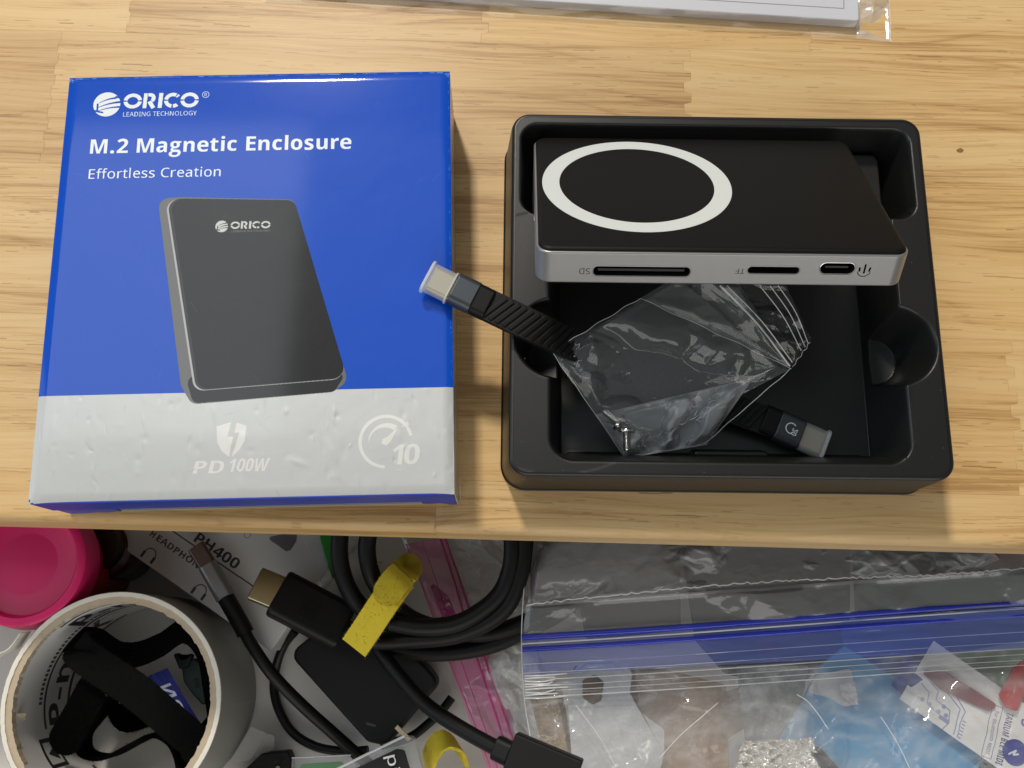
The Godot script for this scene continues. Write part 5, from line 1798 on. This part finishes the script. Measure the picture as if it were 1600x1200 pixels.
func build_blue_bag() -> void:
	var t := thing("blue_seal_bag", "large clear storage bag with a blue press seal, filled with packets", "plastic bag", P(1200, 1010, -66))
	var o := t.position
	var bm: StandardMaterial3D = M.bag_film
	var milky := film("milky_film", Color(0.84, 0.85, 0.86), 0.10, 0.07)
	milky.normal_enabled = true
	milky.normal_texture = bm.normal_texture
	milky.normal_scale = 0.12
	milky.uv1_triplanar = true
	milky.uv1_scale = Vector3.ONE * 12.0
	M.milky = milky
	# front film below the seal, lightly pulled over what is inside
	var c := [P(818, 1085, -57) - o, P(1660, 1030, -55) - o, P(1660, 1260, -50) - o, P(838, 1260, -52) - o]
	obj("front_film", creased(c, 260, 110, 150, 0.7, 131, 1.2, null, 2.5, 11.0), milky, t)
	# inner layer of film, fogged in patches
	var fog := Image.create(512, 160, false, Image.FORMAT_RGBA8)
	var fn := noise(231, 1.0, 4)
	var fr2 := noise(232, 1.0, 3, FastNoiseLite.TYPE_SIMPLEX_SMOOTH, true)
	for y in 160:
		for x in 512:
			var q := clampf(0.09 + 0.16 * fn.get_noise_2d(x * 0.007, y * 0.012) + 0.20 * maxf(0.0, fr2.get_noise_2d(x * 0.016 + y * 0.012, y * 0.02 - x * 0.006)), 0.0, 0.34)
			fog.set_pixel(x, y, Color(0.90, 0.91, 0.92, q))
	var fogged := mat("fogged_film", Color.WHITE, 0.24)
	fogged.albedo_texture = tex(fog)
	fogged.transparency = BaseMaterial3D.TRANSPARENCY_ALPHA
	obj("inner_film", creased([P(822, 1060, -57.4) - o, P(1660, 1010, -55.4) - o, P(1660, 1260, -51.5) - o, P(840, 1260, -53.5) - o], 200, 80, 90, 0.5, 133, 1.0, null, 3.0, 10.0), fogged, t)
	# clear band with fine ribs, blue band, opening flap
	var band := film("clear_band", Color(0.82, 0.84, 0.88), 0.08, 0.08)
	obj("ribbed_band", crumple([P(817, 1050, -56.5) - o, P(1660, 1008, -54.5) - o, P(1660, 1032, -55) - o, P(818, 1088, -57) - o], 120, 10, 0.6, 141, 9.0), band, t)
	var tint := film("blue_band", Color(0.50, 0.58, 0.92), 0.36, 0.07)
	obj("blue_band", crumple([P(816, 1000, -55) - o, P(1660, 944, -53) - o, P(1660, 1010, -54.5) - o, P(817, 1056, -56.5) - o], 120, 14, 0.7, 145, 9.0), tint, t)
	var flap := film("flap_film", Color(0.80, 0.81, 0.81), 0.24, 0.10)
	flap.normal_enabled = true
	flap.normal_texture = bm.normal_texture
	flap.uv1_triplanar = true
	flap.uv1_scale = Vector3.ONE * 14.0
	flap.normal_scale = 0.15
	var cloudy := film("cloudy_flap_film", Color(0.82, 0.82, 0.82), 0.36, 0.10)
	cloudy.normal_enabled = true
	cloudy.normal_texture = bm.normal_texture
	cloudy.normal_scale = 0.15
	cloudy.uv1_triplanar = true
	cloudy.uv1_scale = Vector3.ONE * 14.0
	obj("open_flap", creased([P(822, 944, -53) - o, P(1660, 884, -51) - o, P(1660, 942, -53) - o, P(816, 998, -55) - o], 200, 30, 60, 0.3, 151, 0.6), flap, t)
	obj("rear_flap", creased([P(838, 800, -60) - o, P(1660, 800, -58) - o, P(1660, 890, -56) - o, P(824, 948, -58) - o], 260, 110, 200, 0.8, 155, 1.6, null, 2.5, 9.0), cloudy, t)
	var deep := film("blue_zip", Color(0.11, 0.21, 0.80), 0.66, 0.12)
	for q in [[815, 996, 1660, 938, 1.15], [816, 1015, 1660, 957, 0.9]]:
		obj("zip_rail", tube(sagging(q, o, -54.2), q[4], 12), deep, t)
	for q in [[815, 1006, 1660, 947, 0.30]]:
		obj("zip_rail", tube(sagging(q, o, -53.6), q[4], 6), M.film_rib, t)
	for q in [[818, 1038, 1660, 984, 0.16], [818, 1052, 1660, 1000, 0.14], [819, 1063, 1660, 1010, 0.22], [819, 1073, 1660, 1019, 0.14], [820, 1081, 1660, 1028, 0.16], [821, 1090, 1660, 1036, 0.24]]:
		obj("film_rib", tube(sagging(q, o, -55.6), q[4], 5), M.film_rib, t)
	# torn perforation along the mouth of the bag
	var g := RandomNumberGenerator.new()
	g.seed = 4
	var pts := []
	for i in 150:
		var f := i / 149.0
		var q := P(lerpf(822, 1640, f), lerpf(945, 885, f) - 9.0 * sin(PI * minf(1.0, f * 1.3)) + g.randf_range(-1.8, 1.8), -52.5 + g.randf_range(-0.4, 0.4))
		pts.append(q - o)
	obj("torn_mouth_edge", tube(pts, 0.28, 5), M.film_rib, t)
	# left side weld, long wrinkles
	for q in [[[824, 860, -57], [818, 930, -54], [815, 1000, -54], [819, 1090, -56], [830, 1160, -54], [838, 1230, -52]], [[900, 1102, -53], [925, 1135, -51], [945, 1165, -50], [965, 1205, -50]], [[1245, 1085, -52], [1262, 1096, -50], [1280, 1118, -50], [1294, 1139, -50]], [[1376, 1120, -50], [1392, 1144, -49], [1408, 1172, -49], [1421, 1200, -49]], [[1122, 1098, -52], [1094, 1122, -50], [1062, 1150, -50], [1030, 1185, -50]]]:
		obj("film_crease", tube(shifted(path(q, 6), o), 0.22 if q.size() > 5 else 0.15, 5), M.film_rib, t)
	for i in 9:
		var yy := 1056.0 + i * 4.4
		var pts2 := [P(820, yy, -55) - o, P(838 + g.randf() * 16, yy - 1 + g.randf_range(-2, 2), -54) - o, P(860 + g.randf() * 30, yy - 3 + g.randf_range(-2, 2), -55) - o]
		obj("film_crease", tube(smooth(pts2, 4), 0.3, 5), M.film_rib, t)

func sagging(q: Array, o: Vector3, y: float) -> Array:
	var pts := []
	for i in 41:
		var f := i / 40.0
		pts.append(P(lerpf(q[0], q[2], f), lerpf(q[1], q[3], f) + 6.0 * sin(PI * f) * (0.6 - f), y + 0.3 * sin(f * 17.0 + q[1])) - o)
	return pts

func build_bag_contents() -> void:
	var t := thing("grey_pouch", "pale grey plastic pouch with a hanging hole inside the storage bag", "pouch", P(960, 1130, -68))
	var o := t.position
	var y := -62.0
	var shape := rounded_poly(PP([[884, 1062], [912, 1030], [960, 1028], [988, 1050], [984, 1082], [1000, 1112], [1038, 1140], [1038, 1178], [1028, 1215], [896, 1215]], y), 0.0022)
	var hole := rounded_poly(PP([[910, 1062], [930, 1054], [944, 1066], [940, 1094], [926, 1102], [910, 1090]], y), 0.0012)
	var m := mat("pale_grey_pouch", Color(0.74, 0.75, 0.765), 0.34)
	m.normal_enabled = true
	m.normal_texture = M.bag_film.normal_texture
	m.normal_scale = 0.35
	m.uv1_triplanar = true
	m.uv1_scale = Vector3.ONE * 9.0
	var mid := P(926, 1080, y)
	var halves := [PackedVector2Array([Vector2(-1, -1), Vector2(mid.x, -1), Vector2(mid.x, 1), Vector2(-1, 1)]), PackedVector2Array([Vector2(mid.x, -1), Vector2(1, -1), Vector2(1, 1), Vector2(mid.x, 1)])]
	for hlf in halves:
		for piece in Geometry2D.intersect_polygons(shape.p, hlf):
			for cut in Geometry2D.clip_polygons(piece, hole.p):
				if not Geometry2D.is_polygon_clockwise(cut) and cut.size() > 3:
					obj("pouch_wall", extrude(rounded_poly(cut, 0.00001, 1), prof(0.0012, 0.0, 0.0)), m, t, Transform3D(Basis(), Vector3(0, (y - 1.2) * MM, 0) - o))
	slab("sealed_edge", [[900, 1052], [916, 1038], [958, 1036], [976, 1050], [974, 1056], [956, 1046], [920, 1048], [906, 1058]], y + 0.25, 0.3, 0.6, 0.05, m, t, o)
	t = thing("kraft_card", "brown kraft card behind the creased film of the storage bag", "card", P(1060, 1120, -72))
	slab("card_sheet", [[896, 1040], [1040, 1046], [1135, 1070], [1140, 1215], [960, 1215], [900, 1120]], -70, 2.0, 1.5, 0.3, mat("kraft_card", Color(0.60, 0.47, 0.34), 0.7), t, t.position)
	t = thing("cork_sheet", "deeper brown sheet standing beside the kraft card in the storage bag", "card", P(1130, 1110, -76))
	slab("brown_sheet", [[1120, 1085], [1170, 1070], [1176, 1130], [1130, 1160]], -69, 1.2, 1.5, 0.3, mat("brown_sheet", Color(0.47, 0.33, 0.20), 0.7), t, t.position)
	t = thing("grey_wrapper", "smoky grey wrapper between the brown card and the blue card", "wrapper", P(1190, 1110, -70))
	var gm := mat("smoky_wrapper", Color(0.42, 0.42, 0.42), 0.3)
	obj("grey_sheet", crumple([P(1150, 1040, -68) - t.position, P(1262, 1040, -68) - t.position, P(1240, 1165, -66) - t.position, P(1165, 1165, -66) - t.position], 40, 40, 2.5, 171, 6.0), gm, t)
	t = thing("blue_card", "light blue card with a torn white patch inside the storage bag", "card", P(1350, 1120, -68))
	o = t.position
	slab("card_sheet", [[1246, 1110], [1282, 1040], [1330, 1000], [1440, 1020], [1500, 1110], [1575, 1230], [1180, 1230], [1215, 1160]], -64, 2.2, 2.0, 0.4, mat("light_blue_card", Color(0.30, 0.56, 0.74), 0.45), t, o)
	slab("torn_white_patch", [[1262, 1082], [1275, 1055], [1330, 1044], [1338, 1092], [1318, 1104], [1296, 1090]], -63.4, 0.5, 1.2, 0.15, mat("torn_paper_patch", Color(0.72, 0.72, 0.74), 0.8), t, o)
	obj("paper_curl", crumple([P(1312, 1070, -62) - o, P(1336, 1064, -60) - o, P(1340, 1100, -60) - o, P(1318, 1104, -62) - o], 14, 14, 1.5, 175, 3.0), mat("curled_paper", Color(0.70, 0.70, 0.72), 0.7), t)
	# printed white packet
	t = thing("white_packet", "white printed packet lying across the blue card in the storage bag", "packet", P(1500, 1130, -62))
	o = t.position
	y = -58.5
	var a := P(1405, 1092, y)
	var b := P(1575, 1212, y)
	var u := (b - a).normalized()
	var v := Vector3(u.z, 0, -u.x)               # away from the viewer
	var len := 64.0
	var wid := 25.0
	var k := 14.0
	var img := Image.create(int(len * k), int(wid * k), false, Image.FORMAT_RGB8)
	img.fill(Color(0.86, 0.86, 0.86))
	var at := func(px: float, py: float) -> Vector2:
		var d := P(px, py, y) - a
		return Vector2(d.dot(u) / MM, wid - d.dot(v) / MM)
	var blue := Color(0.10, 0.15, 0.55)
	var soft := Color(0.55, 0.57, 0.72)
	var turn_ := rad_to_deg((at.call(1553, 1180) - at.call(1565, 1130) as Vector2).angle())
	var q0: Vector2 = at.call(1574, 1112)
	ink_text(img, "TANIUM BLE MIDI", q0, (at.call(1552, 1172) - q0 as Vector2).length() + 4.0, 2.4, Color(0.22, 0.24, 0.42), k, 700, turn_)
	q0 = at.call(1556, 1110)
	ink_text(img, "for Bluetooth MIDI", q0, 15.5, 1.3, Color(0.3, 0.32, 0.48), k, 400, turn_)
	var r0: Vector2 = at.call(1556, 1107)
	var dir := Vector2.from_angle(deg_to_rad(turn_))
	var across := dir.orthogonal()
	var bx := [r0 + across * 2.4 - dir, r0 + across * 2.4 + dir * 17.5, r0 - across * 1.2 + dir * 17.5, r0 - across * 1.2 - dir]
	ink_line(img, [bx[0], bx[1], bx[2], bx[3], bx[0]], 0.22, Color(0.35, 0.37, 0.55), k)
	ink_text(img, "ors", at.call(1604, 1095), 9.0, 4.6, blue, k, 700, turn_)
	ink_poly(img, PackedVector2Array(ring_pts(at.call(1586, 1176), 4.6, 4.6, 0, 352, 40)), blue, k)
	var z: Vector2 = at.call(1584, 1178)
	ink_line(img, [z + Vector2(-1.5, 1.2), z + Vector2(0.2, -1.6), z + Vector2(0.0, 0.4), z + Vector2(1.6, -1.0)], 0.6, Color(0.85, 0.86, 0.9), k)
	# circuit-like line drawing
	for q in [[[1440, 1068], [1452, 1082], [1448, 1098], [1462, 1112]], [[1452, 1064], [1466, 1080], [1462, 1094], [1484, 1110], [1482, 1130], [1472, 1140]], [[1470, 1072], [1486, 1090], [1500, 1108], [1496, 1122], [1490, 1148]], [[1476, 1070], [1494, 1088], [1508, 1112], [1500, 1130], [1496, 1150]]]:
		ink_line(img, q.map(func(e): return at.call(e[0], e[1])), 0.42, soft, k)
	for q in [[1441, 1093], [1452, 1100], [1466, 1112], [1474, 1104], [1478, 1118]]:
		ink_poly(img, PackedVector2Array(ring_pts(at.call(q[0], q[1]), 0.8, 0.8, 0, 345, 16)), soft, k)
	for i in 6:
		var e := Vector2(1504 - i * 1.6, 1126 + i * 5.0)
		ink_line(img, [at.call(e.x, e.y), at.call(e.x + 5, e.y + 3)], 0.5, soft, k)
	ink_poly(img, PackedVector2Array([at.call(1468, 1116), at.call(1484, 1126), at.call(1480, 1132), at.call(1466, 1122)]), soft, k)
	ink_poly(img, PackedVector2Array([at.call(1430, 1052), at.call(1442, 1062), at.call(1424, 1074), at.call(1412, 1066)]), blue, k)
	var pm := mat("printed_packet", Color.WHITE, 0.34)
	pm.albedo_texture = tex(img)
	var far := v * wid * MM
	obj("printed_front", crumple([a + far - o, a + u * len * MM + far - o, a + u * len * MM - o, a - o], 60, 40, 0.7, 181, 4.0), pm, t)
	obj("blue_tip", crumple([a + far * 0.6 - u * 0.006 - o + Vector3(0, -0.0006, 0), a + far * 0.6 + u * 0.003 - o + Vector3(0, -0.0006, 0), a + far * 0.05 + u * 0.004 - o + Vector3(0, -0.0006, 0), a + far * 0.10 - u * 0.0045 - o + Vector3(0, -0.0006, 0)], 16, 16, 0.4, 183, 4.0), mat("blue_packet_tip", Color(0.12, 0.18, 0.56), 0.35), t)
	t = thing("red_strip", "red plastic strip sticking up beside the white printed packet", "strip", P(1585, 1075, -56))
	slab("red_plastic", [[1562, 1086], [1584, 1044], [1600, 1030], [1640, 1030], [1610, 1060], [1590, 1112], [1572, 1106]], -55.5, 1.2, 1.0, 0.3, mat("red_plastic_strip", Color(0.66, 0.12, 0.10), 0.4), t, t.position)
	t = thing("pale_green_sheet", "pale green sheet behind the red strip in the storage bag", "sheet", P(1520, 1060, -66))
	slab("green_paper", [[1440, 1030], [1660, 990], [1660, 1110], [1560, 1110]], -66, 0.6, 1.0, 0.1, mat("pale_green_paper", Color(0.50, 0.56, 0.46), 0.7), t, t.position)
	t = thing("pink_wrapper", "dull pink glossy wrapper along the upper side of the white printed packet", "wrapper", P(1480, 1070, -60))
	slab("pink_fold", [[1436, 1046], [1480, 1050], [1560, 1102], [1545, 1112], [1470, 1078]], -57.2, 0.6, 1.0, 0.1, mat("dull_pink_wrap", Color(0.50, 0.33, 0.36), 0.3), t, t.position)
	var pale_wrap := film("pale_wrapper_film", Color(0.86, 0.86, 0.85), 0.15, 0.07)
	t = thing("inner_wrapper", "loose clear wrapper, heavily creased, over the kraft card in the storage bag", "wrapper", P(1120, 1130, -60))
	obj("wrapper_film", creased([P(992, 1042, -60) - t.position, P(1280, 1040, -60) - t.position, P(1250, 1190, -58) - t.position, P(1010, 1220, -58) - t.position], 140, 100, 110, 0.8, 221, 1.5, null, 2.5, 9.0), pale_wrap, t)
	t = thing("foil_packet", "crumpled silvery bubble packet at the bottom of the storage bag", "packet", P(1215, 1180, -58))
	var fm := mat("crinkled_silver", Color(0.93, 0.92, 0.90), 0.18, 0.7)
	obj("silver_wrap", crumple([P(1158, 1158, -58) - t.position, P(1268, 1152, -57) - t.position, P(1288, 1235, -54) - t.position, P(1140, 1235, -54) - t.position], 120, 90, 4.0, 191, 7.0), fm, t)
	t = thing("black_case_corner", "black case corner showing below the blue card", "case", P(1300, 1190, -64))
	slab("case_shell", [[1262, 1170], [1280, 1166], [1340, 1230], [1270, 1230]], -60, 4, 1.5, 0.6, M.black_plastic, t, t.position)
	t = thing("black_case_corner", "black case corner at the lower end of the white printed packet", "case", P(1560, 1200, -64))
	slab("case_shell", [[1536, 1200], [1545, 1188], [1600, 1230], [1540, 1230]], -60.5, 4, 1.5, 0.6, M.black_plastic, t, t.position)
	# dark things seen through the mouth of the bag
	t = thing("dark_pouch", "charcoal pouch seen through the mouth of the storage bag", "pouch", P(1130, 930, -76))
	slab("pouch_body", [[1060, 790], [1330, 790], [1330, 1010], [1260, 1064], [1140, 1056], [1090, 1000]], -72, 8, 4, 1.5, mat("charcoal_cloth", Color(0.20, 0.20, 0.205), 0.8), t, t.position)
	slab("maroon_label", [[1180, 998], [1208, 1004], [1208, 1030], [1186, 1022]], -71.9, 0.2, 0.5, 0.05, mat("maroon_label", Color(0.34, 0.10, 0.12), 0.6), t, t.position)
	t = thing("taupe_box", "taupe card box under the mouth of the storage bag", "box", P(960, 900, -84))
	slab("box_body", [[880, 780], [1062, 780], [1064, 985], [920, 1000]], -80, 16, 1.5, 0.5, mat("taupe_card", Color(0.36, 0.33, 0.31), 0.6), t, t.position)
	t = thing("black_cloth", "black folded cloth between the coiled cable and the storage bag", "cloth", P(860, 880, -82))
	obj("folded_cloth", crumple([P(825, 770, -82) - t.position, P(890, 770, -80) - t.position, P(900, 960, -80) - t.position, P(830, 985, -82) - t.position], 30, 40, 4.0, 201, 5.0), M.cloth, t)
	t = thing("teal_sheet", "grey-green sheet under the blue press seal near the drawer's end", "sheet", P(1450, 930, -74))
	slab("sheet_body", [[1330, 780], [1590, 780], [1660, 1000], [1440, 1030], [1340, 1000]], -71, 2, 2, 0.5, mat("grey_green_sheet", Color(0.30, 0.36, 0.36), 0.6), t, t.position)
	t = thing("blue_sleeve", "blue sleeve lying under the blue press seal above the white packet", "sleeve", P(1400, 1000, -66))
	slab("sleeve_body", [[1310, 968], [1440, 962], [1476, 1000], [1450, 1050], [1400, 1060], [1320, 1010]], -63.2, 1.5, 2.5, 0.4, mat("blue_sleeve", Color(0.13, 0.25, 0.56), 0.5), t, t.position)
	t = thing("red_box", "dark red box corner at the far right end of the drawer", "box", P(1580, 872, -70))
	t.set_meta("label", "dark red box corner just under the desk edge past the storage bag's mouth")
	slab("box_body", [[1545, 800], [1600, 800], [1596, 884], [1550, 880]], -66, 10, 1.0, 0.4, mat("dark_red_card", Color(0.33, 0.07, 0.06), 0.6), t, t.position)

func build_card_cases() -> void:
	var clear := film("clear_hard_plastic", Color(0.82, 0.84, 0.85), 0.22, 0.10)
	var t := thing("card_case", "clear memory card case with a bright green card inside", "card case", P(510, 1195, -88))
	var o := t.position
	slab("clear_shell", [[456, 1184], [548, 1180], [580, 1235], [452, 1235]], -86, 3.5, 1.0, 0.5, clear, t, o)
	slab("green_card", [[470, 1194], [534, 1190], [560, 1230], [464, 1230]], -87, 0.8, 0.8, 0.2, mat("bright_green_card", Color(0.20, 0.60, 0.16), 0.45), t, o)
	obj("bright_corner", tube([P(456, 1184, -85.6) - o, P(500, 1182, -85.6) - o, P(548, 1180, -85.6) - o], 0.25, 6), M.film_rib, t)
	t = thing("card_case", "clear memory card case with a black lettered card, leaning on the adapter block", "card case", P(600, 1185, -78))
	o = t.position
	slab("clear_shell", [[520, 1205], [632, 1150], [648, 1152], [668, 1235], [500, 1235]], -76, 4.5, 1.2, 0.6, clear, t, o)
	var m := mat("black_card_label", Color(0.13, 0.13, 0.135), 0.4)
	slab("black_card", [[536, 1210], [620, 1170], [632, 1172], [650, 1235], [520, 1235]], -75.2, 0.8, 1.2, 0.2, m, t, o)
	obj("bright_rim", tube([P(520, 1205, -75.4) - o, P(576, 1177, -75.4) - o, P(632, 1150, -75.4) - o], 0.5, 6), M.film_rib, t)
	var g := glyph("pi", 400)
	var a := P(604, 1182, -74.2)
	var d := (P(628, 1176, -74.2) - a).normalized()
	var lay := Basis(Vector3(d.z, 0, -d.x) * -1.0, -d, Vector3.UP)
	var side := Vector3(-d.z, 0, d.x)
	obj("printed_word", flat_glyphs(g, 5.6 * MM, 4.0 * MM), M.white_print, t, Transform3D(Basis(side, d, Vector3.UP), P(604, 1182, -74.1) - o))
	t = thing("wooden_stick", "thin pale wooden stick end behind the black-lettered card case", "stick", P(628, 1142, -80))
	var w0 := P(619, 1135, -79)
	var w1 := P(640, 1156, -80)
	var fr := frame(w0, w1 - w0)
	obj("stick_body", plug_mesh(1.7, 1.2, w0.distance_to(w1) / MM, 0.3, 0.1), mat("pale_wood", Color(0.86, 0.80, 0.66), 0.6), t, Transform3D(Basis(fr.basis.z, fr.basis.x, fr.basis.y), w0 - t.position))
	t = thing("black_bracket", "black plastic bracket with a metal pin beside the tape roll", "bracket", P(420, 1190, -92))
	o = t.position
	slab("bracket_body", [[408, 1178], [450, 1174], [454, 1184], [458, 1235], [360, 1235], [385, 1200]], -90, 8, 1.0, 0.5, M.rubber_matt, t, o)
	slab("pin_hole", [[429, 1187], [438, 1187], [438, 1194], [429, 1194]], -89.95, 0.2, 0.6, 0.05, M.dark, t, o)
	obj("metal_pin", tube([P(434, 1198, -90) - o, P(434, 1200, -87) - o], 0.8, 12), M.steel, t)
	t = thing("clear_clip", "clear plastic corner piece leaning on the outside of the tape roll", "plastic piece", P(405, 1155, -94))
	o = t.position
	var cl := film("clear_soft_plastic", Color(0.78, 0.78, 0.76), 0.30, 0.2)
	slab("flat_flap", [[392, 1135], [418, 1146], [392, 1188], [358, 1190]], -92, 0.5, 0.8, 0.1, cl, t, o)
	slab("side_flap", [[418, 1146], [429, 1150], [428, 1170], [400, 1186], [396, 1180]], -92.5, 0.5, 0.8, 0.1, cl, t, o)

# ---------------------------------------------------------------- everything
func _ready() -> void:
	rng.seed = 1
	# camera
	var f := Vector3(0, -cos(PITCH), -sin(PITCH))
	var u := Vector3(0, sin(PITCH), -cos(PITCH))
	var r := Vector3.RIGHT
	ax = r * cos(ROLL) + u * sin(ROLL)
	ay = u * cos(ROLL) - r * sin(ROLL)
	az = f
	var cam := Camera3D.new()
	cam.name = "camera"
	cam.transform = Transform3D(Basis(ax, ay, -az), eye)
	cam.fov = rad_to_deg(2.0 * atan(600.0 / FOCAL))
	cam.near = 0.01
	cam.far = 20.0
	add_child(cam)
	# surroundings: a dim room and the lamps in it
	var env := Environment.new()
	env.background_mode = Environment.BG_COLOR
	env.background_color = Color(0.51, 0.51, 0.51)
	env.background_energy_multiplier = 0.58
	env.tonemap_mode = Environment.TONE_MAPPER_LINEAR
	env.tonemap_exposure = 1.07
	env.sdfgi_enabled = true
	env.ssao_enabled = true
	env.ssil_enabled = true
	var we := WorldEnvironment.new()
	we.name = "surroundings"
	we.environment = env
	add_child(we)
	lamp("ceiling_lamp", Vector3(-0.60, 2.05, -1.72), Vector2(0.24, 0.24), 4.5, Color(1.0, 0.965, 0.91))
	lamp("ceiling_panel", Vector3(-1.20, 2.25, -0.90), Vector2(1.2, 0.94), 0.88, Color(0.95, 0.98, 1.0))
	lamp("ceiling_panel_far", Vector3(-0.05, 2.25, -0.90), Vector2(1.1, 0.94), 0.20, Color(0.95, 0.98, 1.0))
	lamp("bright_wall_behind", Vector3(0.2, 1.25, 2.4), Vector2(3.2, 1.8), 3.4, Color(1.0, 0.985, 0.96))
	lamp("bright_wall_beside", Vector3(-2.4, 1.0, 0.1), Vector2(2.4, 1.4), 1.4, Color(0.90, 0.95, 1.0))
	make_materials()
	build_desk()
	build_drawer()
	build_carton()
	build_tray()
	build_enclosure()
	build_flat_cable()
	build_screw_bag()
	build_flat_package()
	build_jars()
	build_tape()
	build_straps()
	build_white_box()
	build_cables()
	build_pink_bag()
	build_blue_bag()
	build_bag_contents()
	build_card_cases()

func lamp(called: String, at: Vector3, size: Vector2, energy: float, c: Color) -> void:
	var l := AreaLight3D.new()
	l.name = called
	l.area_size = size
	l.light_energy = energy
	l.light_color = c
	l.shadow_enabled = true
	l.position = at
	l.basis = Basis.looking_at(Vector3.DOWN, Vector3.FORWARD) if called.begins_with("ceiling_panel") else Basis.looking_at(Vector3(0, 0, -0.08) - at, Vector3.FORWARD)
	add_child(l)
